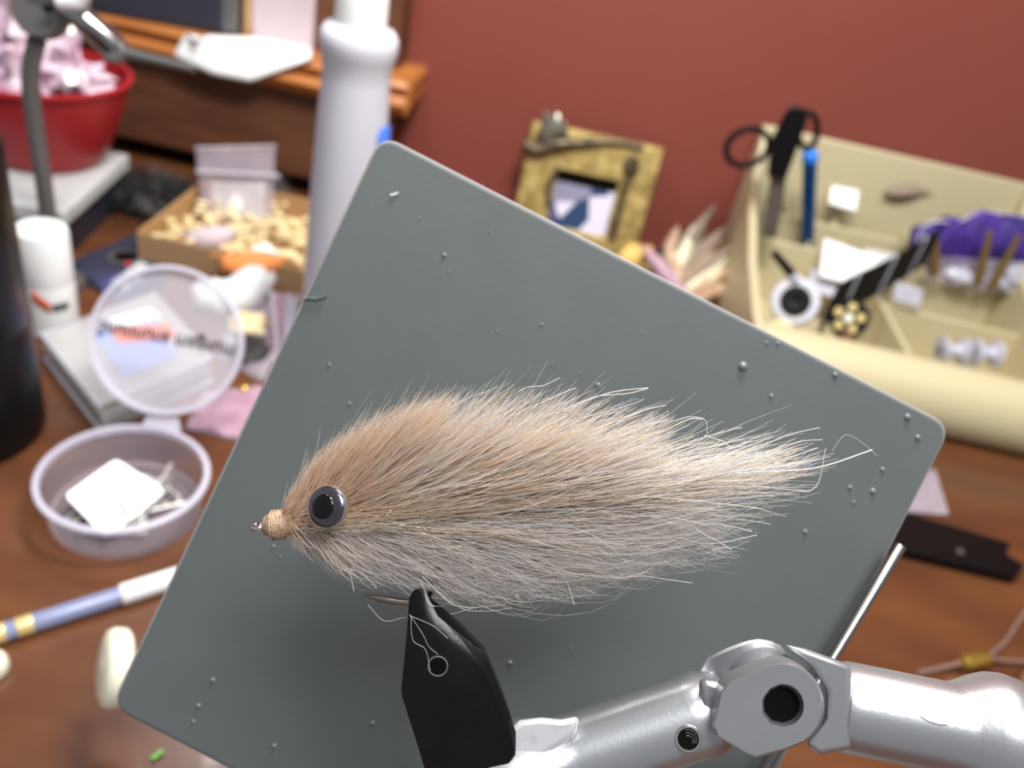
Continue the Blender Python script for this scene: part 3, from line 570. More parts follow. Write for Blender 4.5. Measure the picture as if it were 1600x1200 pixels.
# labels / papers
def slip(px, label, o=0, mt='paper', name='paper_slip', wob=.2, seed=0): sheet(name, px, mt, label, 'paper', wob=wob, seed=seed)
slip([W(1295, 318, 688), W(1338, 330, 688), W(1342, 298, 700), W(1300, 290, 700)], 'tiny white label on the back tier of the organiser')
slip([W(1280, 432, 640), W(1345, 448, 634), W(1385, 408, 652), W(1288, 372, 660)], 'larger white printed slip lying over the organiser dividers', seed=3)
slip([W(1345, 440, 642), W(1400, 420, 640), W(1395, 396, 655), W(1350, 388, 660)], 'grey white slip tucked right of the larger white slip', mt='tray')
slip([W(1262, 452, 640), W(1320, 470, 628), W(1325, 440, 650), W(1268, 418, 658)], 'pale translucent slip below the larger white slip', mt='lilac')
slip([W(1395, 468, 606), W(1438, 482, 606), W(1442, 452, 609), W(1400, 440, 609)], 'small pale card leaning on the right-hand divider', mt='lilac')
tag(leaf(W(1450, 300, 708), (-1, 0, -.25), (0, -1, 0), 34, 7).build('feather_shadow', 'quillb', solid=.2, smooth=60), 'feather-shaped piece standing in for a dark shadow on the organiser back wall', 'feather')  # grey leaf shape stands in for a dark shadow on the back wall
# white spool bobbin with dark centre
c = W(1243, 470, 560); n_ = unit(EYE-c); n_ = unit(n_+np.array([0, 0, .1]))
t = thing('white_spool', 'white thread spool with a black centre in the organiser', 'spool', (c[0], c[1], 4))
MB().lathe(c, n_, [(1, -18), (16, -18), (17.5, -16), (17.5, -2), (16.5, 0), (13, .6), (11, .2), (1, 0)], 48).build('spool_body', 'bottle', t, smooth=45)
MB().lathe(c, n_, [(10.5, 0), (11, .5), (10.8, 2.4), (9.5, 3), (3, 2.2), (1, 1)], 40).build('black_centre', 'rubber', t, smooth=45)
MB().tube([W(1246, 432, 565), W(1236, 438, 568)], 2.6, 12).build('clear_tip', 'lilac', t)
tag(MB().tube([W(1210, 396, 590), W(1237, 428, 568)], [3.0, 3.6], 16).build('black_rod', 'black', smooth=60), 'short black rod handle lying above the white spool', 'tool')
# black reel with gold holes
c = W(1326, 497, 548); n_ = unit(EYE-c)
t = thing('black_reel', 'black round bobbin with pale gold holes below the black strap', 'spool', (c[0], c[1], 4))
MB().lathe(c, n_, [(1, -16), (10, -16), (10, -3), (13.5, -3), (14, -2), (14, 0), (13, 1), (1, 1)], 48).build('reel_body', 'rubber', t, smooth=40)
u, v, _ = basis(n_)
for k in range(5):
    a = 2*math.pi*k/5+.4; MB().lathe(c+u*8*math.cos(a)+v*8*math.sin(a), n_, [(1, .8), (3.1, .8), (3.1, 1.5), (1, 1.6)], 20).build('gold_hole', 'goldhole', t)
MB().lathe(c, n_, [(1, .8), (3.3, .8), (3.1, 2), (1, 2.2)], 24).build('hub', 'ivory', t)
MB().tube([W(1322, 520, 548), W(1326, 545, 538)], [8, 4], 14).build('lower_stem', 'walnut', t)
# strap
t = thing('black_strap', 'black ribbed strap with clear bands curving across the organiser', 'strap', W(1390, 430, 600))
uu_ = [(1292, 500, 556), (1296, 478, 562), (1320, 462, 575), (1370, 438, 595), (1410, 415, 612), (1440, 396, 628), (1460, 380, 640)]
path = smooth_path([W(*q_) for q_ in uu_], 6); mb = MB(); hw2 = 16
mb.rings([[p+np.array([0, -2, -hw2]), p+np.array([0, 2, -hw2]), p+np.array([0, 2, hw2]), p+np.array([0, -2, hw2])] for p in path])
mb.build('strap_band', 'rubber', t, bevel=.8)
for f in (13, 20, 28):
    p = path[f]; d_ = unit(path[f+1]-path[f-1]); MB().hexa([p+d_*s_*1.4+np.array([0, k, -hw2-1]) for s_, k in ((-1, -3), (1, -3), (1, 3), (-1, 3))], [p+d_*s_*1.4+np.array([0, k, hw2+1]) for s_, k in ((-1, -3), (1, -3), (1, 3), (-1, 3))]).build('clear_band', 'lilac', t, bevel=.4)
# purple bag
t = thing('purple_fur_bag', 'vivid purple dyed fur in a clear bag behind the brass sticks', 'bag', W(1520, 420, 660))
for i, (a, r) in enumerate([((1450, 375), (15, 10, 15)), ((1485, 376), (20, 10, 20)), ((1525, 378), (22, 10, 24)), ((1570, 378), (22, 10, 23)), ((1612, 386), (20, 10, 22))]): MB().blob(W(*a, 668), r, i+2, .3, 2, 20).build('fur_tuft', 'purple', t, smooth=50)
sheet('bag_film', [W(1440, 440, 652), W(1640, 470, 652), W(1640, 410, 656), W(1450, 400, 656)], 'film', parent=t, wob=1.5, seed=3)
MB().tube(smooth_path([W(1425, 410, 655), W(1445, 352, 664), W(1500, 345, 664), W(1540, 330, 668), W(1640, 345, 668)], 5), .8, 6).build('bag_edge', 'filmedge', t)
for i, (a, b, lab) in enumerate([((1463, 362), (1460, 428), 'leftmost of the three'), ((1547, 362), (1528, 440), 'middle one of the three'), ((1592, 368), (1550, 448), 'rightmost and most tilted of the three')]):
    tag(MB().tube([W(*b, 648), W((a[0]+b[0])/2, (a[1]+b[1])/2, 646), W(*a, 646)], [4.0, 3.0, 2.4], 14).build('brass_stick', 'brasswood', smooth=60), 'olive brass stick before the purple fur, '+lab, 'stick')
for i, (p_, r) in enumerate([((1500, 432), (11, 8, 7)), ((1560, 440), (12, 8, 8)), ((1585, 430), (9, 8, 8))]): tag(MB().blob(W(*p_, 655), r, i+4, .7, 2.5, 16).build('clear_wad', 'lilac', smooth=30), 'crumpled clear plastic wad '+['right of the leftmost brass stick', 'right of the middle brass stick', 'farthest right behind the tilted brass stick'][i], 'plastic film', 'clear wads by the sticks')
# clear spools in the right compartment
for i, (p_, lab) in enumerate([((1488, 548), 'left one of two clear spools in the front right compartment'), ((1540, 552), 'right one of two clear spools in the front right compartment')]):
    c = W(*p_, 560); ax_ = unit([1, .1, .1]); t = thing('clear_spool', lab, 'spool', c)
    MB().lathe(c-ax_*9, ax_, [(9.5, 0), (10.5, .5), (10.5, 2), (6, 3.5), (5, 6), (5, 12), (6, 14.5), (10.5, 16), (10.5, 17.5), (9.5, 18)], 36).build('spool_body', 'lilac', t, smooth=45)
    MB().lathe(c-ax_*10, ax_, [(1, 0), (2.4, 0), (2.4, 20), (1, 20)], 16).build('core', 'darkband', t)
tag(MB().box(164, 176, 538, 552, 4, 34).build('yellow_block', 'yellow', bevel=1), 'yellow scrap low at the left end of the organiser', 'scrap')
tag(MB().blob((180, 542, 40), (8, 6, 5), 3, .6, 2, 14).build('tan_wad', 'foam', smooth=50), 'tan wad in the organiser corner beside the plate edge', 'fluff')
# ============================================================ RIGHT DESK ITEMS
q = [D(1390, 808, 0), D(1570, 862, 0), D(1562, 880, 0), D(1592, 896, 0), D(1580, 914, 0), D(1380, 866, 0)]
q = [np.array([p[0], p[1], 0.4]) for p in q]
t = thing('black_bracket', 'black notched plastic bracket on the desk right of the plate', 'bracket', sum(q)/6)
MB().prism(round_poly(q, 3, 3), [np.array(p)+[0, 0, 7] for p in round_poly(q, 3, 3)]).build('bracket_body', 'black', t, bevel=1)
MB().lathe(D(1500, 862, 7.4), (0, 0, 1), [(1, 0), (2.2, 0), (2.2, .5), (1, .6)], 20).build('rivet', 'greymetal', t)
t = thing('beaded_cord', 'grey cord looped through a brass bead on the bare desk', 'cord', D(1520, 1035, 0))
c0, c1 = D(1502, 1036, 4.5), D(1542, 1028, 4.5); MB().lathe(c0, c1-c0, [(2.2, 0), (3.6, .5), (4, 1.5), (4, np.linalg.norm(c1-c0)-1.5), (3.6, np.linalg.norm(c1-c0)-.5), (2.2, np.linalg.norm(c1-c0))], 28).build('brass_bead', 'brass', t, smooth=40)
MB().tube(smooth_path([D(1432, 1052, 1.6), D(1465, 1045, 1.6), D(1502, 1036, 4)], 5), 1.3, 8).build('cord_end', 'cable', t, smooth=60)
MB().tube(smooth_path([D(1542, 1027, 4), D(1570, 1003, 2), D(1592, 970, 1.6), D(1640, 900, 1.6)], 5), 1.2, 8).build('cord_strand', 'cable', t, smooth=60)
MB().tube(smooth_path([D(1542, 1029, 4), D(1575, 1033, 2), D(1640, 1036, 1.6)], 5), 1.2, 8).build('cord_strand', 'cable', t, smooth=60)
bag('clear_scrap_bag', 'corner of a thin clear bag on the desk above the black bracket', [D(1395, 800, 0), D(1478, 805, 0), D(1458, 738, 0), D(1420, 740, 0)], 'film', 6, 2)
tag(MB().lathe(D(1625, 1080, 0), (0, 0, 1), [(9, 0), (10, 1), (10, 12), (8, 14), (1, 14)], 32).build('wood_knob', 'card', smooth=40), 'tan wooden knob cut off at the right edge behind the vise', 'knob')
# ============================================================ PLATE
ZP = 186.0
t = thing('profile_plate', 'grey rounded square background plate tilted behind the fly', 'plate', P(1036, 1552, ZP))
cor = [(597, 214), (1484, 668), (1036, 1552), (176, 1104)]
pl = round_poly([np.array(c, float) for c in cor], 30, 8)
MB().prism([P(x, y, ZP) for x, y in pl], [P(x, y, ZP)+fwd*1.6 for x, y in pl]).build('panel', 'plate', t, bevel=.35, segs=3)
pe = [P(x, y, ZP)+fwd*1.0 for x, y in round_poly([np.array(c, float)+(np.array(c, float)-[823, 884])*.0035 for c in cor], 31, 8)]
MB().tube(pe, .42, 8, True).build('edge_strip', 'plate_edge', t, smooth=60)  # pale strip stands in for the lit edge of the plate
drops = [(694, 399, 4), (766, 363, 2), (655, 341, 2), (702, 425, 2), (776, 517, 2), (846, 507, 3), (907, 583, 2), (934, 602, 4), (1005, 521, 2), (1161, 573, 8), (1198, 536, 3), (1215, 537, 3), (1305, 586, 5), (1205, 619, 4), (1418, 652, 6), (1434, 684, 5), (1258, 831, 4), (1379, 734, 4), (1364, 768, 5), (1328, 762, 4), (1334, 785, 3), (808, 934, 5), (427, 854, 3), (438, 870, 2), (332, 1063, 4), (310, 1103, 4), (302, 1128, 3), (428, 1166, 4), (797, 1036, 4), (892, 1013, 2), (582, 1130, 3), (1052, 1186, 4), (514, 570, 3), (546, 631, 3), (862, 570, 2)]
proto = None
for x, y, r in drops:
    if proto is None:
        me = MB().lathe((0, 0, 0), (0, 0, 1), [(1, 0), (.8, .35), (.45, .55), (.05, .62)], 12)
        proto = me.build('glue_drop', 'drop', t, smooth=80, origin=None); proto.data.transform(Matrix.Translation(Vector(t['_o'])*S)); o = proto
    else: o = proto.copy(); COL.objects.link(o)
    n_ = -fwd; o.rotation_euler = Vector(n_).to_track_quat('Z', 'Y').to_euler(); k = r*ZP/FP; o.scale = (k, k, k)
    o.location = Vector((P(x, y, ZP)-np.array(t['_o']))*S)
# rod that carries the plate
t = thing('plate_rod', 'polished steel rod running down the right edge of the plate', 'rod', P(1160, 1300, 178))
rd = unit(P(1300, 1030, 180)-P(1409, 852, 181)); r0 = P(1409, 851, 181)
MB().lathe(r0, rd, [(.7, 0), (1.15, .35), (1.15, 75)], 24).build('rod', 'rod', t, smooth=60)
re_ = r0+rd*70
MB().lathe(re_-fwd*2, fwd, [(3, 0), (4, .6), (4, 5), (3, 5.6)], 28).build('clamp', 'black', t, smooth=40)
cz = re_.copy(); MB().tube([re_+fwd*2, np.array([re_[0]-95, re_[1]-60, 2.])], 1.6, 16).build('support_stem', 'steel', t, smooth=60)
MB().lathe((re_[0]-95, re_[1]-60, 0), (0, 0, 1), [(16, 0), (16, 3), (5, 5)], 32).build('foot', 'black', t)
# ============================================================ VISE
ZJ = 133.0
t = thing('tying_vise', 'fly tying vise with black jaws and a jointed silver arm', 'vise', (250, 150, 0))
def ring3(pts, Z, off=(0, 0)): return [P(x+off[0], y+off[1], Z) for x, y in pts]
# jaw: front outline A (flat lower face), shoulder and tip
Ffront = [(631, 1040), (644, 1026), (661, 1011), (683, 1005), (704, 1011), (731, 1027), (757, 1048), (766, 1070), (782, 1106), (797, 1146), (804, 1176), (768, 1240), (690, 1260), (664, 1200), (628, 1088), (627, 1077)]
mid_ = [(637, 985), (641, 972), (652, 962), (666, 958), (684, 962), (710, 984), (752, 1014), (768, 1044), (790, 1098), (806, 1144), (806, 1182), (772, 1244), (690, 1262), (663, 1198), (627, 1084), (630, 1050)]
tip_ = [(638, 950), (640, 932), (647, 922), (657, 919), (665, 923), (677, 938), (722, 975), (757, 1011), (786, 1080), (806, 1140), (806, 1180), (774, 1246), (690, 1264), (662, 1197), (627, 1080), (634, 1000)]
mb = MB()
A1 = ring3(Ffront, ZJ-3.2); B1 = [P(x, y, ZJ-(1.9 if 1 <= i <= 6 else 2.4)) for i, (x, y) in enumerate(mid_)]
C1 = [P(x, y, ZJ+(.0 if i in (1, 2, 3, 4, 5) else .6)) for i, (x, y) in enumerate(tip_)]
ctr = np.array([700, 1060.])
D1 = [P(x, y, ZJ+(1.6 if i in (1, 2, 3, 4, 5) else 4.5)) for i, (x, y) in enumerate(tip_)]
mb.rings([A1, B1, C1, D1]); jaw = mb.build('jaw', 'jaw', t, smooth=38, bevel=.08)
# serration and ring
ctrp = P(684, 1041, ZJ-3.2)
MB().lathe(ctrp, -fwd, [(1.4, -.2), (1.4, .1), (1.5, .16), (1.62, .1), (1.64, -.2)], 36, closed=True).build('jaw_pin_ring', 'darkband', jaw, smooth=60)
MB().lathe(ctrp, -fwd, [(.05, .02), (1.25, .02), (1.25, -.1)], 28).build('jaw_pin', 'hole', jaw)
# left arm tube: axis from under the jaw to the joint
ZA = 137.0
a0 = P(740, 1236, ZA); a1 = P(1112, 1110, ZA); ad = unit(a1-a0); Lr = np.linalg.norm(a1-a0); ar = 6.75
px_mm = ZA/FP
arm_ = MB().lathe(a0, ad, [(5, -4), (7.5, -3), (8.9, 0), (9.3, 5), (9.0, 9), (7.9, 13), (6.95, 16), (ar, 19), (ar, Lr-4), (ar+.1, Lr-1), (ar-.9, Lr+1.5), (ar-2.5, Lr+3)], 72).build('arm_tube', 'satin', t, smooth=50)
# collar flange behind jaw
fl = [(800, 1136), (812, 1125), (845, 1121), (878, 1124), (906, 1118), (900, 1150), (860, 1175), (800, 1215), (760, 1235), (740, 1215)]
MB().prism(ring3(fl, ZA-6.0), ring3(fl, ZA+3)).build('jaw_collar', 'satin_dirt', t, bevel=1.0, segs=3)
# threaded hole
h0 = P(1075, 1155, ZA-7.4); hn = unit(EYE-P(1075, 1155, ZA)); hn = unit(hn+ -0.3*unit(down)*-1*0)
# surface point of the tube along the view ray
def hit_cyl(px, py):
    r = unit(ray(px, py)); o = EYE-a0; rp_ = r-ad*(r @ ad); op = o-ad*(o @ ad); A_ = rp_ @ rp_; B_ = 2*rp_ @ op; C_ = op @ op-ar*ar; dd_ = B_*B_-4*A_*C_
    tt = (-B_-math.sqrt(max(dd_, 0)))/(2*A_); p = EYE+r*tt; q_ = p-a0; nrm = unit(q_-ad*(q_ @ ad)); return p, nrm
hp_, hn_ = hit_cyl(1075, 1154); hn_ = unit(hn_+unit(EYE-hp_)*.6)
MB().lathe(hp_, hn_, [(1.55, .02), (1.65, .35), (1.95, .38), (2.1, .1), (2.1, -.8), (1.5, -.8)], 40, closed=True).build('threaded_hole_rim', 'silver', arm_, smooth=50)
MB().lathe(hp_, hn_, [(.05, .12), (1.6, .12), (1.6, -.5)], 28).build('threaded_hole', 'hole', arm_)
for k in range(3): MB().tube([hp_+hn_*.16+basis(hn_)[0]*(1.35-.3*k)*math.cos(a)+basis(hn_)[1]*(1.35-.3*k)*math.sin(a)+down*.15*k for a in np.linspace(-.2, 2.2, 10)], .07, 6).build('thread_turn', 'steel', arm_)
# joint block (front cheek)
ZF = 127.5
jb = [(1124, 1082), (1140, 1063), (1180, 1046), (1212, 1036)]
jc = np.array([1220, 1103.]); jr = 68
jb += [(jc[0]+jr*math.cos(a), jc[1]+jr*math.sin(a)) for a in np.radians(np.arange(-88, 62, 8))]
jb += [(1228, 1172), (1180, 1184), (1166, 1178), (1118, 1150), (1113, 1135)]
hole = [(jc[0]+3+33*math.cos(a), jc[1]+35*math.sin(a)) for a in np.linspace(0, 2*math.pi, len(jb), endpoint=False)]
# ring-shaped front face: match hole vertices by angle
ang = [math.atan2(y-jc[1], x-jc[0]-3) for x, y in jb]; hole = [(jc[0]+3+33*math.cos(a), jc[1]+34*math.sin(a)) for a in ang]
inner = [(jc[0]+1+28*math.cos(a), jc[1]-2+28*math.sin(a)) for a in ang]
def shr(pts, k): c_ = np.array([1205, 1108.]); return [tuple(c_+(np.array(p)-c_)*k) for p in pts]
mb = MB(); mb.rings([ring3(inner, ZF+1.5), ring3(hole, ZF), ring3(shr(jb, .955), ZF), ring3(shr(jb, .985), ZF+.45), ring3(jb, ZF+1.3), [p+fwd*3.2 for p in ring3(jb, ZF+1.3)]], False, True)
chk = mb.build('joint_cheek', 'satin', t, smooth=32)
MB().prism(ring3(inner, ZF+1.4), ring3(inner, ZF+1.9)).build('joint_bore', 'hole', chk)
# rear fork cheek and central knuckle
jb2 = [(1085, 1056), (1104, 1027), (1128, 1016), (1152, 1006), (1170, 1000), (1186, 998), (1205, 1001), (1220, 1008), (1256, 1060), (1256, 1150), (1120, 1170), (1090, 1120)]
MB().prism([P(x, y, 140.0) for x, y in jb2], [P(x, y, 143) for x, y in jb2]).build('joint_cheek', 'satin', t, bevel=.5)
kn = [P(1196, 1092, 129.0), P(1196, 1092, 129)+fwd*12.0]
k0 = P(1221, 1103, 131.5)
MB().lathe(k0, fwd, [(5.9, 0), (6.6, .4), (6.6, 9.2), (6.2, 10)], 64).build('joint_knuckle', 'satin', t, smooth=40)
blk = [(1098, 1052), (1128, 1075), (1150, 1062), (1210, 1040), (1225, 1120), (1180, 1170), (1110, 1140), (1092, 1100)]
MB().prism([P(1094+0, 1060, 131), P(1135, 1068, 131), P(1150, 1170, 131), P(1115, 1148, 131), P(1098, 1110, 131)], [P(1085, 1058, 141), P(1120, 1050, 141), P(1140, 1160, 141), P(1110, 1150, 141), P(1090, 1120, 141)]).build('joint_web', 'satin', t, bevel=1)
# right arm: fork tongue + tube + dome
b0 = P(1292, 1098, ZA+1.5); b1 = P(1500, 1140, ZA+1.5); bd = unit(b1-b0); Lb = np.linalg.norm(b1-b0)
fk = [(1222, 1006), (1258, 1013), (1302, 1029), (1330, 1040), (1330, 1170), (1296, 1176), (1279, 1180), (1258, 1162), (1290, 1125), (1292, 1080), (1268, 1042)]
MB().prism(ring3(fk, 132.0), ring3(fk, 139)).build('fork_tongue', 'satin', t, bevel=.9, segs=3)
MB().lathe(b0, bd, [(4, .4), (6.6, 1.2), (7.25, 3), (7.25, Lb-2.5), (7.9, Lb-.8), (9.2, Lb+1.6), (10.1, Lb+4), (10.3, Lb+6), (9.9, Lb+8.5), (8.9, Lb+11)], 80).build('arm_barrel', 'satin', t, smooth=50)
MB().lathe(b0+bd*(Lb+10), bd, [(8.4, 0), (9.4, .2), (9.6, 1.2), (9.4, 2.2), (8, 2.4)], 64).build('rubber_ring', 'rubber', t, smooth=50)
MB().lathe(b0+bd*(Lb+12.4), bd, [(7.6, 0), (8.6, .4), (8.6, 16), (7, 18)], 64).build('brass_collar', 'card', t, smooth=50)
e_ = b0+bd*(Lb+26)
MB().tube([e_, np.array([e_[0], e_[1], 6.])], 6, 32).build('vise_stem', 'steel', t, smooth=60)
MB().box(e_[0]-45, e_[0]+45, e_[1]-45, e_[1]+45, 0, 9).build('pedestal_base', 'greymetal', t, bevel=2)
# stray hair on the barrel
# ============================================================ FLY
ZC = 137.0
fl_ = thing('streamer_fly', 'tan and white furry streamer fly with a big silver eye clamped in the vise', 'fishing fly', P(650, 930, ZC))
hk = [P(x, y, ZC) for x, y in [(412, 822), (450, 823), (520, 832), (600, 842), (645, 852), (670, 868), (681, 890), (679, 912), (667, 932), (650, 941), (625, 940), (600, 936), (580, 932), (566, 930)]]
hk_s = smooth_path(hk, 5); n = len(hk_s)
MB().tube(hk_s, [.55 if i < n*.62 else .62 for i in range(n-12)]+[.6, .58, .55, .52, .48, .44, .38, .32, .25, .18, .1, .03], 14).build('hook', 'hook', fl_, smooth=60)
ec = P(404, 823, ZC); u_ = unit(right*.98-down*-.1); 
MB().tube([ec+right*.95*math.cos(a)-fwd*.75*math.sin(a)+down*(.15*math.sin(a)-.05*math.cos(a)) for a in np.linspace(0, 2*math.pi, 24, endpoint=False)], .5, 12, True).build('hook_eye', 'silver', fl_, smooth=60)
MB().blob(ec+right*.3, (.75, .75, .75), 1, .3, 2, 16).build('eye_varnish', 'silver', fl_, smooth=60)
h0 = P(411, 822, ZC); h1 = P(462, 817, ZC); hd_ = unit(h1-h0)
thd = MB().lathe(h0, hd_, [(.8, 0), (1.5, .25), (1.75, .8), (2.2, 1.4), (2.45, 2.2), (2.4, 3.0), (2.1, 3.8), (2.2, 4.5), (2.6, 5.2)], 40).build('thread_head', 'thread', fl_, smooth=60)
for k in range(5):
    a_ = h0+hd_*(1.6+k*.45); u, v, _ = basis(hd_); r_ = 2.38-.02*k
    MB().tube([a_+u*r_*math.cos(a)+v*r_*math.sin(a)+hd_*.1*math.sin(a) for a in np.linspace(0, 6.28, 30, endpoint=False)], .16, 6, True).build('thread_wrap', 'thread', thd, smooth=60)
# eye
ZE = 131.0
ec = P(511, 792, ZE); en = unit(unit(EYE-ec)*1.0-right*.52+down*-.05)
re = 3.28
eyo = MB().lathe(ec, en, [(.05, -.9), (re*.92, -.9), (re, -.6), (re, .1), (re*.97, .35), (re*.8, .62), (re*.5, .8), (.05, .86)], 64).build('silver_eye', 'iris', fl_, smooth=60)
MB().lathe(ec+en*.42-right*.25, en, [(.05, .62), (.95, .58), (1.6, .46), (1.92, .28), (1.94, -.1)], 48).build('pupil', 'pupil', eyo, smooth=60)
MB().lathe(ec, en, [(re*1.0, -.5), (re*1.045, -.3), (re*1.045, .15), (re*1.0, .42), (re*.97, .2)], 64, closed=True).build('clear_rim', 'lens', eyo, smooth=60)
# ---------- fibres
def fib(x, xp, yp): return np.interp(x, xp, yp)
def top(x): return fib(x, [430, 460, 500, 560, 640, 740, 850, 950, 1050, 1150, 1280, 1360], [800, 770, 706, 662, 630, 612, 614, 628, 652, 672, 690, 705])
def bot(x): return fib(x, [430, 480, 520, 580, 650, 720, 800, 900, 1000, 1080, 1180, 1250, 1360], [842, 878, 902, 915, 925, 942, 940, 925, 895, 878, 835, 775, 712])
AX = lambda x: fib(x, [430, 600, 900, 1360], [815, 812, 790, 735])
def fibres(name, root, tip, th0, tht, wid, col0, col1, zr, zt, K=8, wave=0, mt='hair', label=None, hand=.36):
    n = len(root); d = tip-root; L = np.linalg.norm(d, axis=1)[:, None]
    p1 = root+np.stack([np.cos(th0), -np.sin(th0)], 1)*L*hand; p2 = tip-np.stack([np.cos(tht), -np.sin(tht)], 1)*L*hand
    s = np.linspace(0, 1, K)[None, :, None]; q = (1-s)**3*root[:, None]+3*s*(1-s)**2*p1[:, None]+3*s*s*(1-s)*p2[:, None]+s**3*tip[:, None]
    if wave:
        ph = RNG.uniform(0, 6.28, (n, 1)); fr_ = RNG.uniform(3, 9, (n, 1)); am = RNG.uniform(0, wave, (n, 1)); ss = s[:, :, 0]
        wv = am*np.sin(ph+fr_*ss)*ss; q[:, :, 1] += wv; q[:, :, 0] += wv*.3
    Zs = zr[:, None]+(zt-zr)[:, None]*s[:, :, 0]**1.2
    cx = (q[:, :, 0]-800)/FP*Zs; cy = (q[:, :, 1]-600)/FP*Zs
    p3 = EYE+np.stack([cx, cy, Zs], -1) @ R.T
    tg = np.gradient(p3, axis=1); tg /= np.linalg.norm(tg, axis=2, keepdims=True)+1e-9
    u = np.cross(tg, fwd); u /= np.linalg.norm(u, axis=2, keepdims=True)+1e-9; v = np.cross(tg, u)
    prof_ = np.interp(np.linspace(0, 1, K), [0, .6, 1], [1, .9, .25]); r = wid[:, None]*prof_[None]
    V = np.stack([p3+r[..., None]*(math.cos(a)*u+math.sin(a)*v) for a in (0, 2.094, 4.189)], 2)   # n,K,3,3
    org = np.array(fl_['_o']); V = ((V-org)*S).reshape(-1, 3)
    b = (np.arange(n)[:, None, None]*K+np.arange(K-1)[None, :, None])*3; j = np.arange(3)[None, None]; j2 = (j+1) % 3
    F = np.stack([b+j, b+j2, b+3+j2, b+3+j], -1).reshape(-1, 4)
    me = bpy.data.meshes.new(name); me.vertices.add(len(V)); me.vertices.foreach_set('co', V.ravel().astype('f'))
    me.loops.add(F.size); me.loops.foreach_set('vertex_index', F.ravel().astype('i')); me.polygons.add(len(F)); me.polygons.foreach_set('loop_start', np.arange(0, F.size, 4, dtype='i'))
    me.polygons.foreach_set('use_smooth', np.ones(len(F), bool))
    me.update(calc_edges=True)
    c = col0[:, None]*(1-s)+col1[:, None]*s; c = np.repeat(c[:, :, None], 3, 2); c = np.concatenate([c, np.ones(c.shape[:3]+(1,))], -1)
    at = me.color_attributes.new('tint', 'FLOAT_COLOR', 'POINT'); at.data.foreach_set('color', c.ravel().astype('f'))
    me.materials.append(M[mt]); o = bpy.data.objects.new(name, me); COL.objects.link(o); o.parent = fl_; o['kind'] = 'stuff'
    if label: o['label'] = label
    return o
def cols(n, lst, jit=.12):
    a = np.array([lin(c) for c in lst]); i = RNG.integers(0, len(a), n); return np.clip(a[i]*(1+RNG.normal(0, jit, (n, 1))), 0, 1)
TAN = [(248, 206, 172), (240, 188, 148), (252, 218, 190), (248, 212, 184), (206, 150, 108)]; WHT = [(250, 246, 240), (244, 236, 226), (238, 238, 246), (248, 230, 206)]; LTAN = [(253, 234, 216), (250, 226, 202), (254, 242, 230)]
def zsp(n, s, lim): return np.clip(RNG.normal(0, s, n), -lim, lim)
def wing(name, n, x0, x1, lo, hi, c0, c1, wid, s0, s1, jit=.1, out=0, label=None, pw=1.0, K=8):
    tx = x0+(x1-x0)*RNG.uniform(0, 1, n)**(1.35 if x1 > 900 else 1.0); f = np.sign(RNG.uniform(lo, hi, n))*np.abs(RNG.uniform(lo, hi, n))**pw if lo < -.3 else np.clip(RNG.uniform(lo, hi, n), 0, 2)**pw
    ty = AX(tx)+(top(tx)-AX(tx))*f-RNG.exponential(out+.01, n)*(f > .85)
    rx = 436+(tx-440)*RNG.uniform(.3, .5, n); rx = np.clip(rx, 436, 760); ry = 815+RNG.normal(0, 4, n)-np.clip((rx-440)*.08, 0, 12)
    root = np.stack([rx, ry], 1); tip = np.stack([tx, ty], 1); tl = np.arctan2(ry-ty, tx-rx)
    bend = np.interp(tx, [450, 800, 1200], [.06, -.1, -.22]); th0 = tl+bend*f+RNG.normal(0, jit, n); tht = tl-bend*f*.8+RNG.normal(0, jit, n)
    zs = np.interp(tx, [440, 600, 800, 1300], [s0, (s0+s1)/2, s1, s1]); zt = ZC+np.clip(RNG.normal(0, 1, n), -1.8, 1.8)*zs; zr = ZC+RNG.uniform(-1.6, 1.6, n)
    return fibres(name, root, tip, th0, tht, wid*RNG.uniform(.6, 1.3, n), cols(n, c0), cols(n, c1), zr, zt, K, wave=3, label=label)
wing('wing_fibres', 7500, 446, 720, -.05, 1.0, TAN, LTAN, .05, 1.6, 3.4, .16, 7, 'dense tan front fibres', .8)
wing('wing_fibres', 3500, 640, 1060, .0, 1.0, TAN+LTAN, LTAN+WHT, .06, 2.5, 4.2, .19, 8, 'cream and tan middle fibres', .9)
wing('wing_fibres', 950, 720, 1260, .1, 1.02, LTAN+WHT+[(196, 150, 112)], WHT, .068, 2.5, 4.5, .2, 9, 'bright white back fibres', .8, 10)
wing('tail_fibres', 330, 900, 1290, -.8, .95, WHT+LTAN, WHT, .07, 3, 4, .16, 0, 'long white tail fibres', 1, 14)
wing('tail_fibres', 45, 1200, 1310, .1, .95, WHT, WHT, .09, 2, 3, .08, 0, 'longest white tail fibres', 1, 14)
def belly(name, n, x0, x1, lo, hi, c0, c1, wid, jit, wave, label, K=10, ry0=822):
    tx = RNG.uniform(x0, x1, n); f = RNG.uniform(lo, hi, n); ty = AX(tx)+(bot(tx)-AX(tx))*f
    rx = np.clip(440+(tx-450)*RNG.uniform(.25, .55, n), 440, 800); ry = ry0+RNG.normal(0, 5, n)
    root = np.stack([rx, ry], 1); tip = np.stack([tx, ty], 1); tl = np.arctan2(ry-ty, tx-rx)
    th0 = tl-.12*f+RNG.normal(0, jit, n); tht = tl+.12*f+RNG.normal(0, jit*2.2, n)
    zt = ZC+np.clip(RNG.normal(0, 1, n), -1.8, 1.8)*np.interp(tx, [440, 600, 900], [1.6, 3, 4]); zr = ZC+RNG.uniform(-2, 2, n)
    return fibres(name, root, tip, th0, tht, wid*RNG.uniform(.5, 1.3, n), cols(n, c0), cols(n, c1), zr, zt, K, wave=wave, label=label)
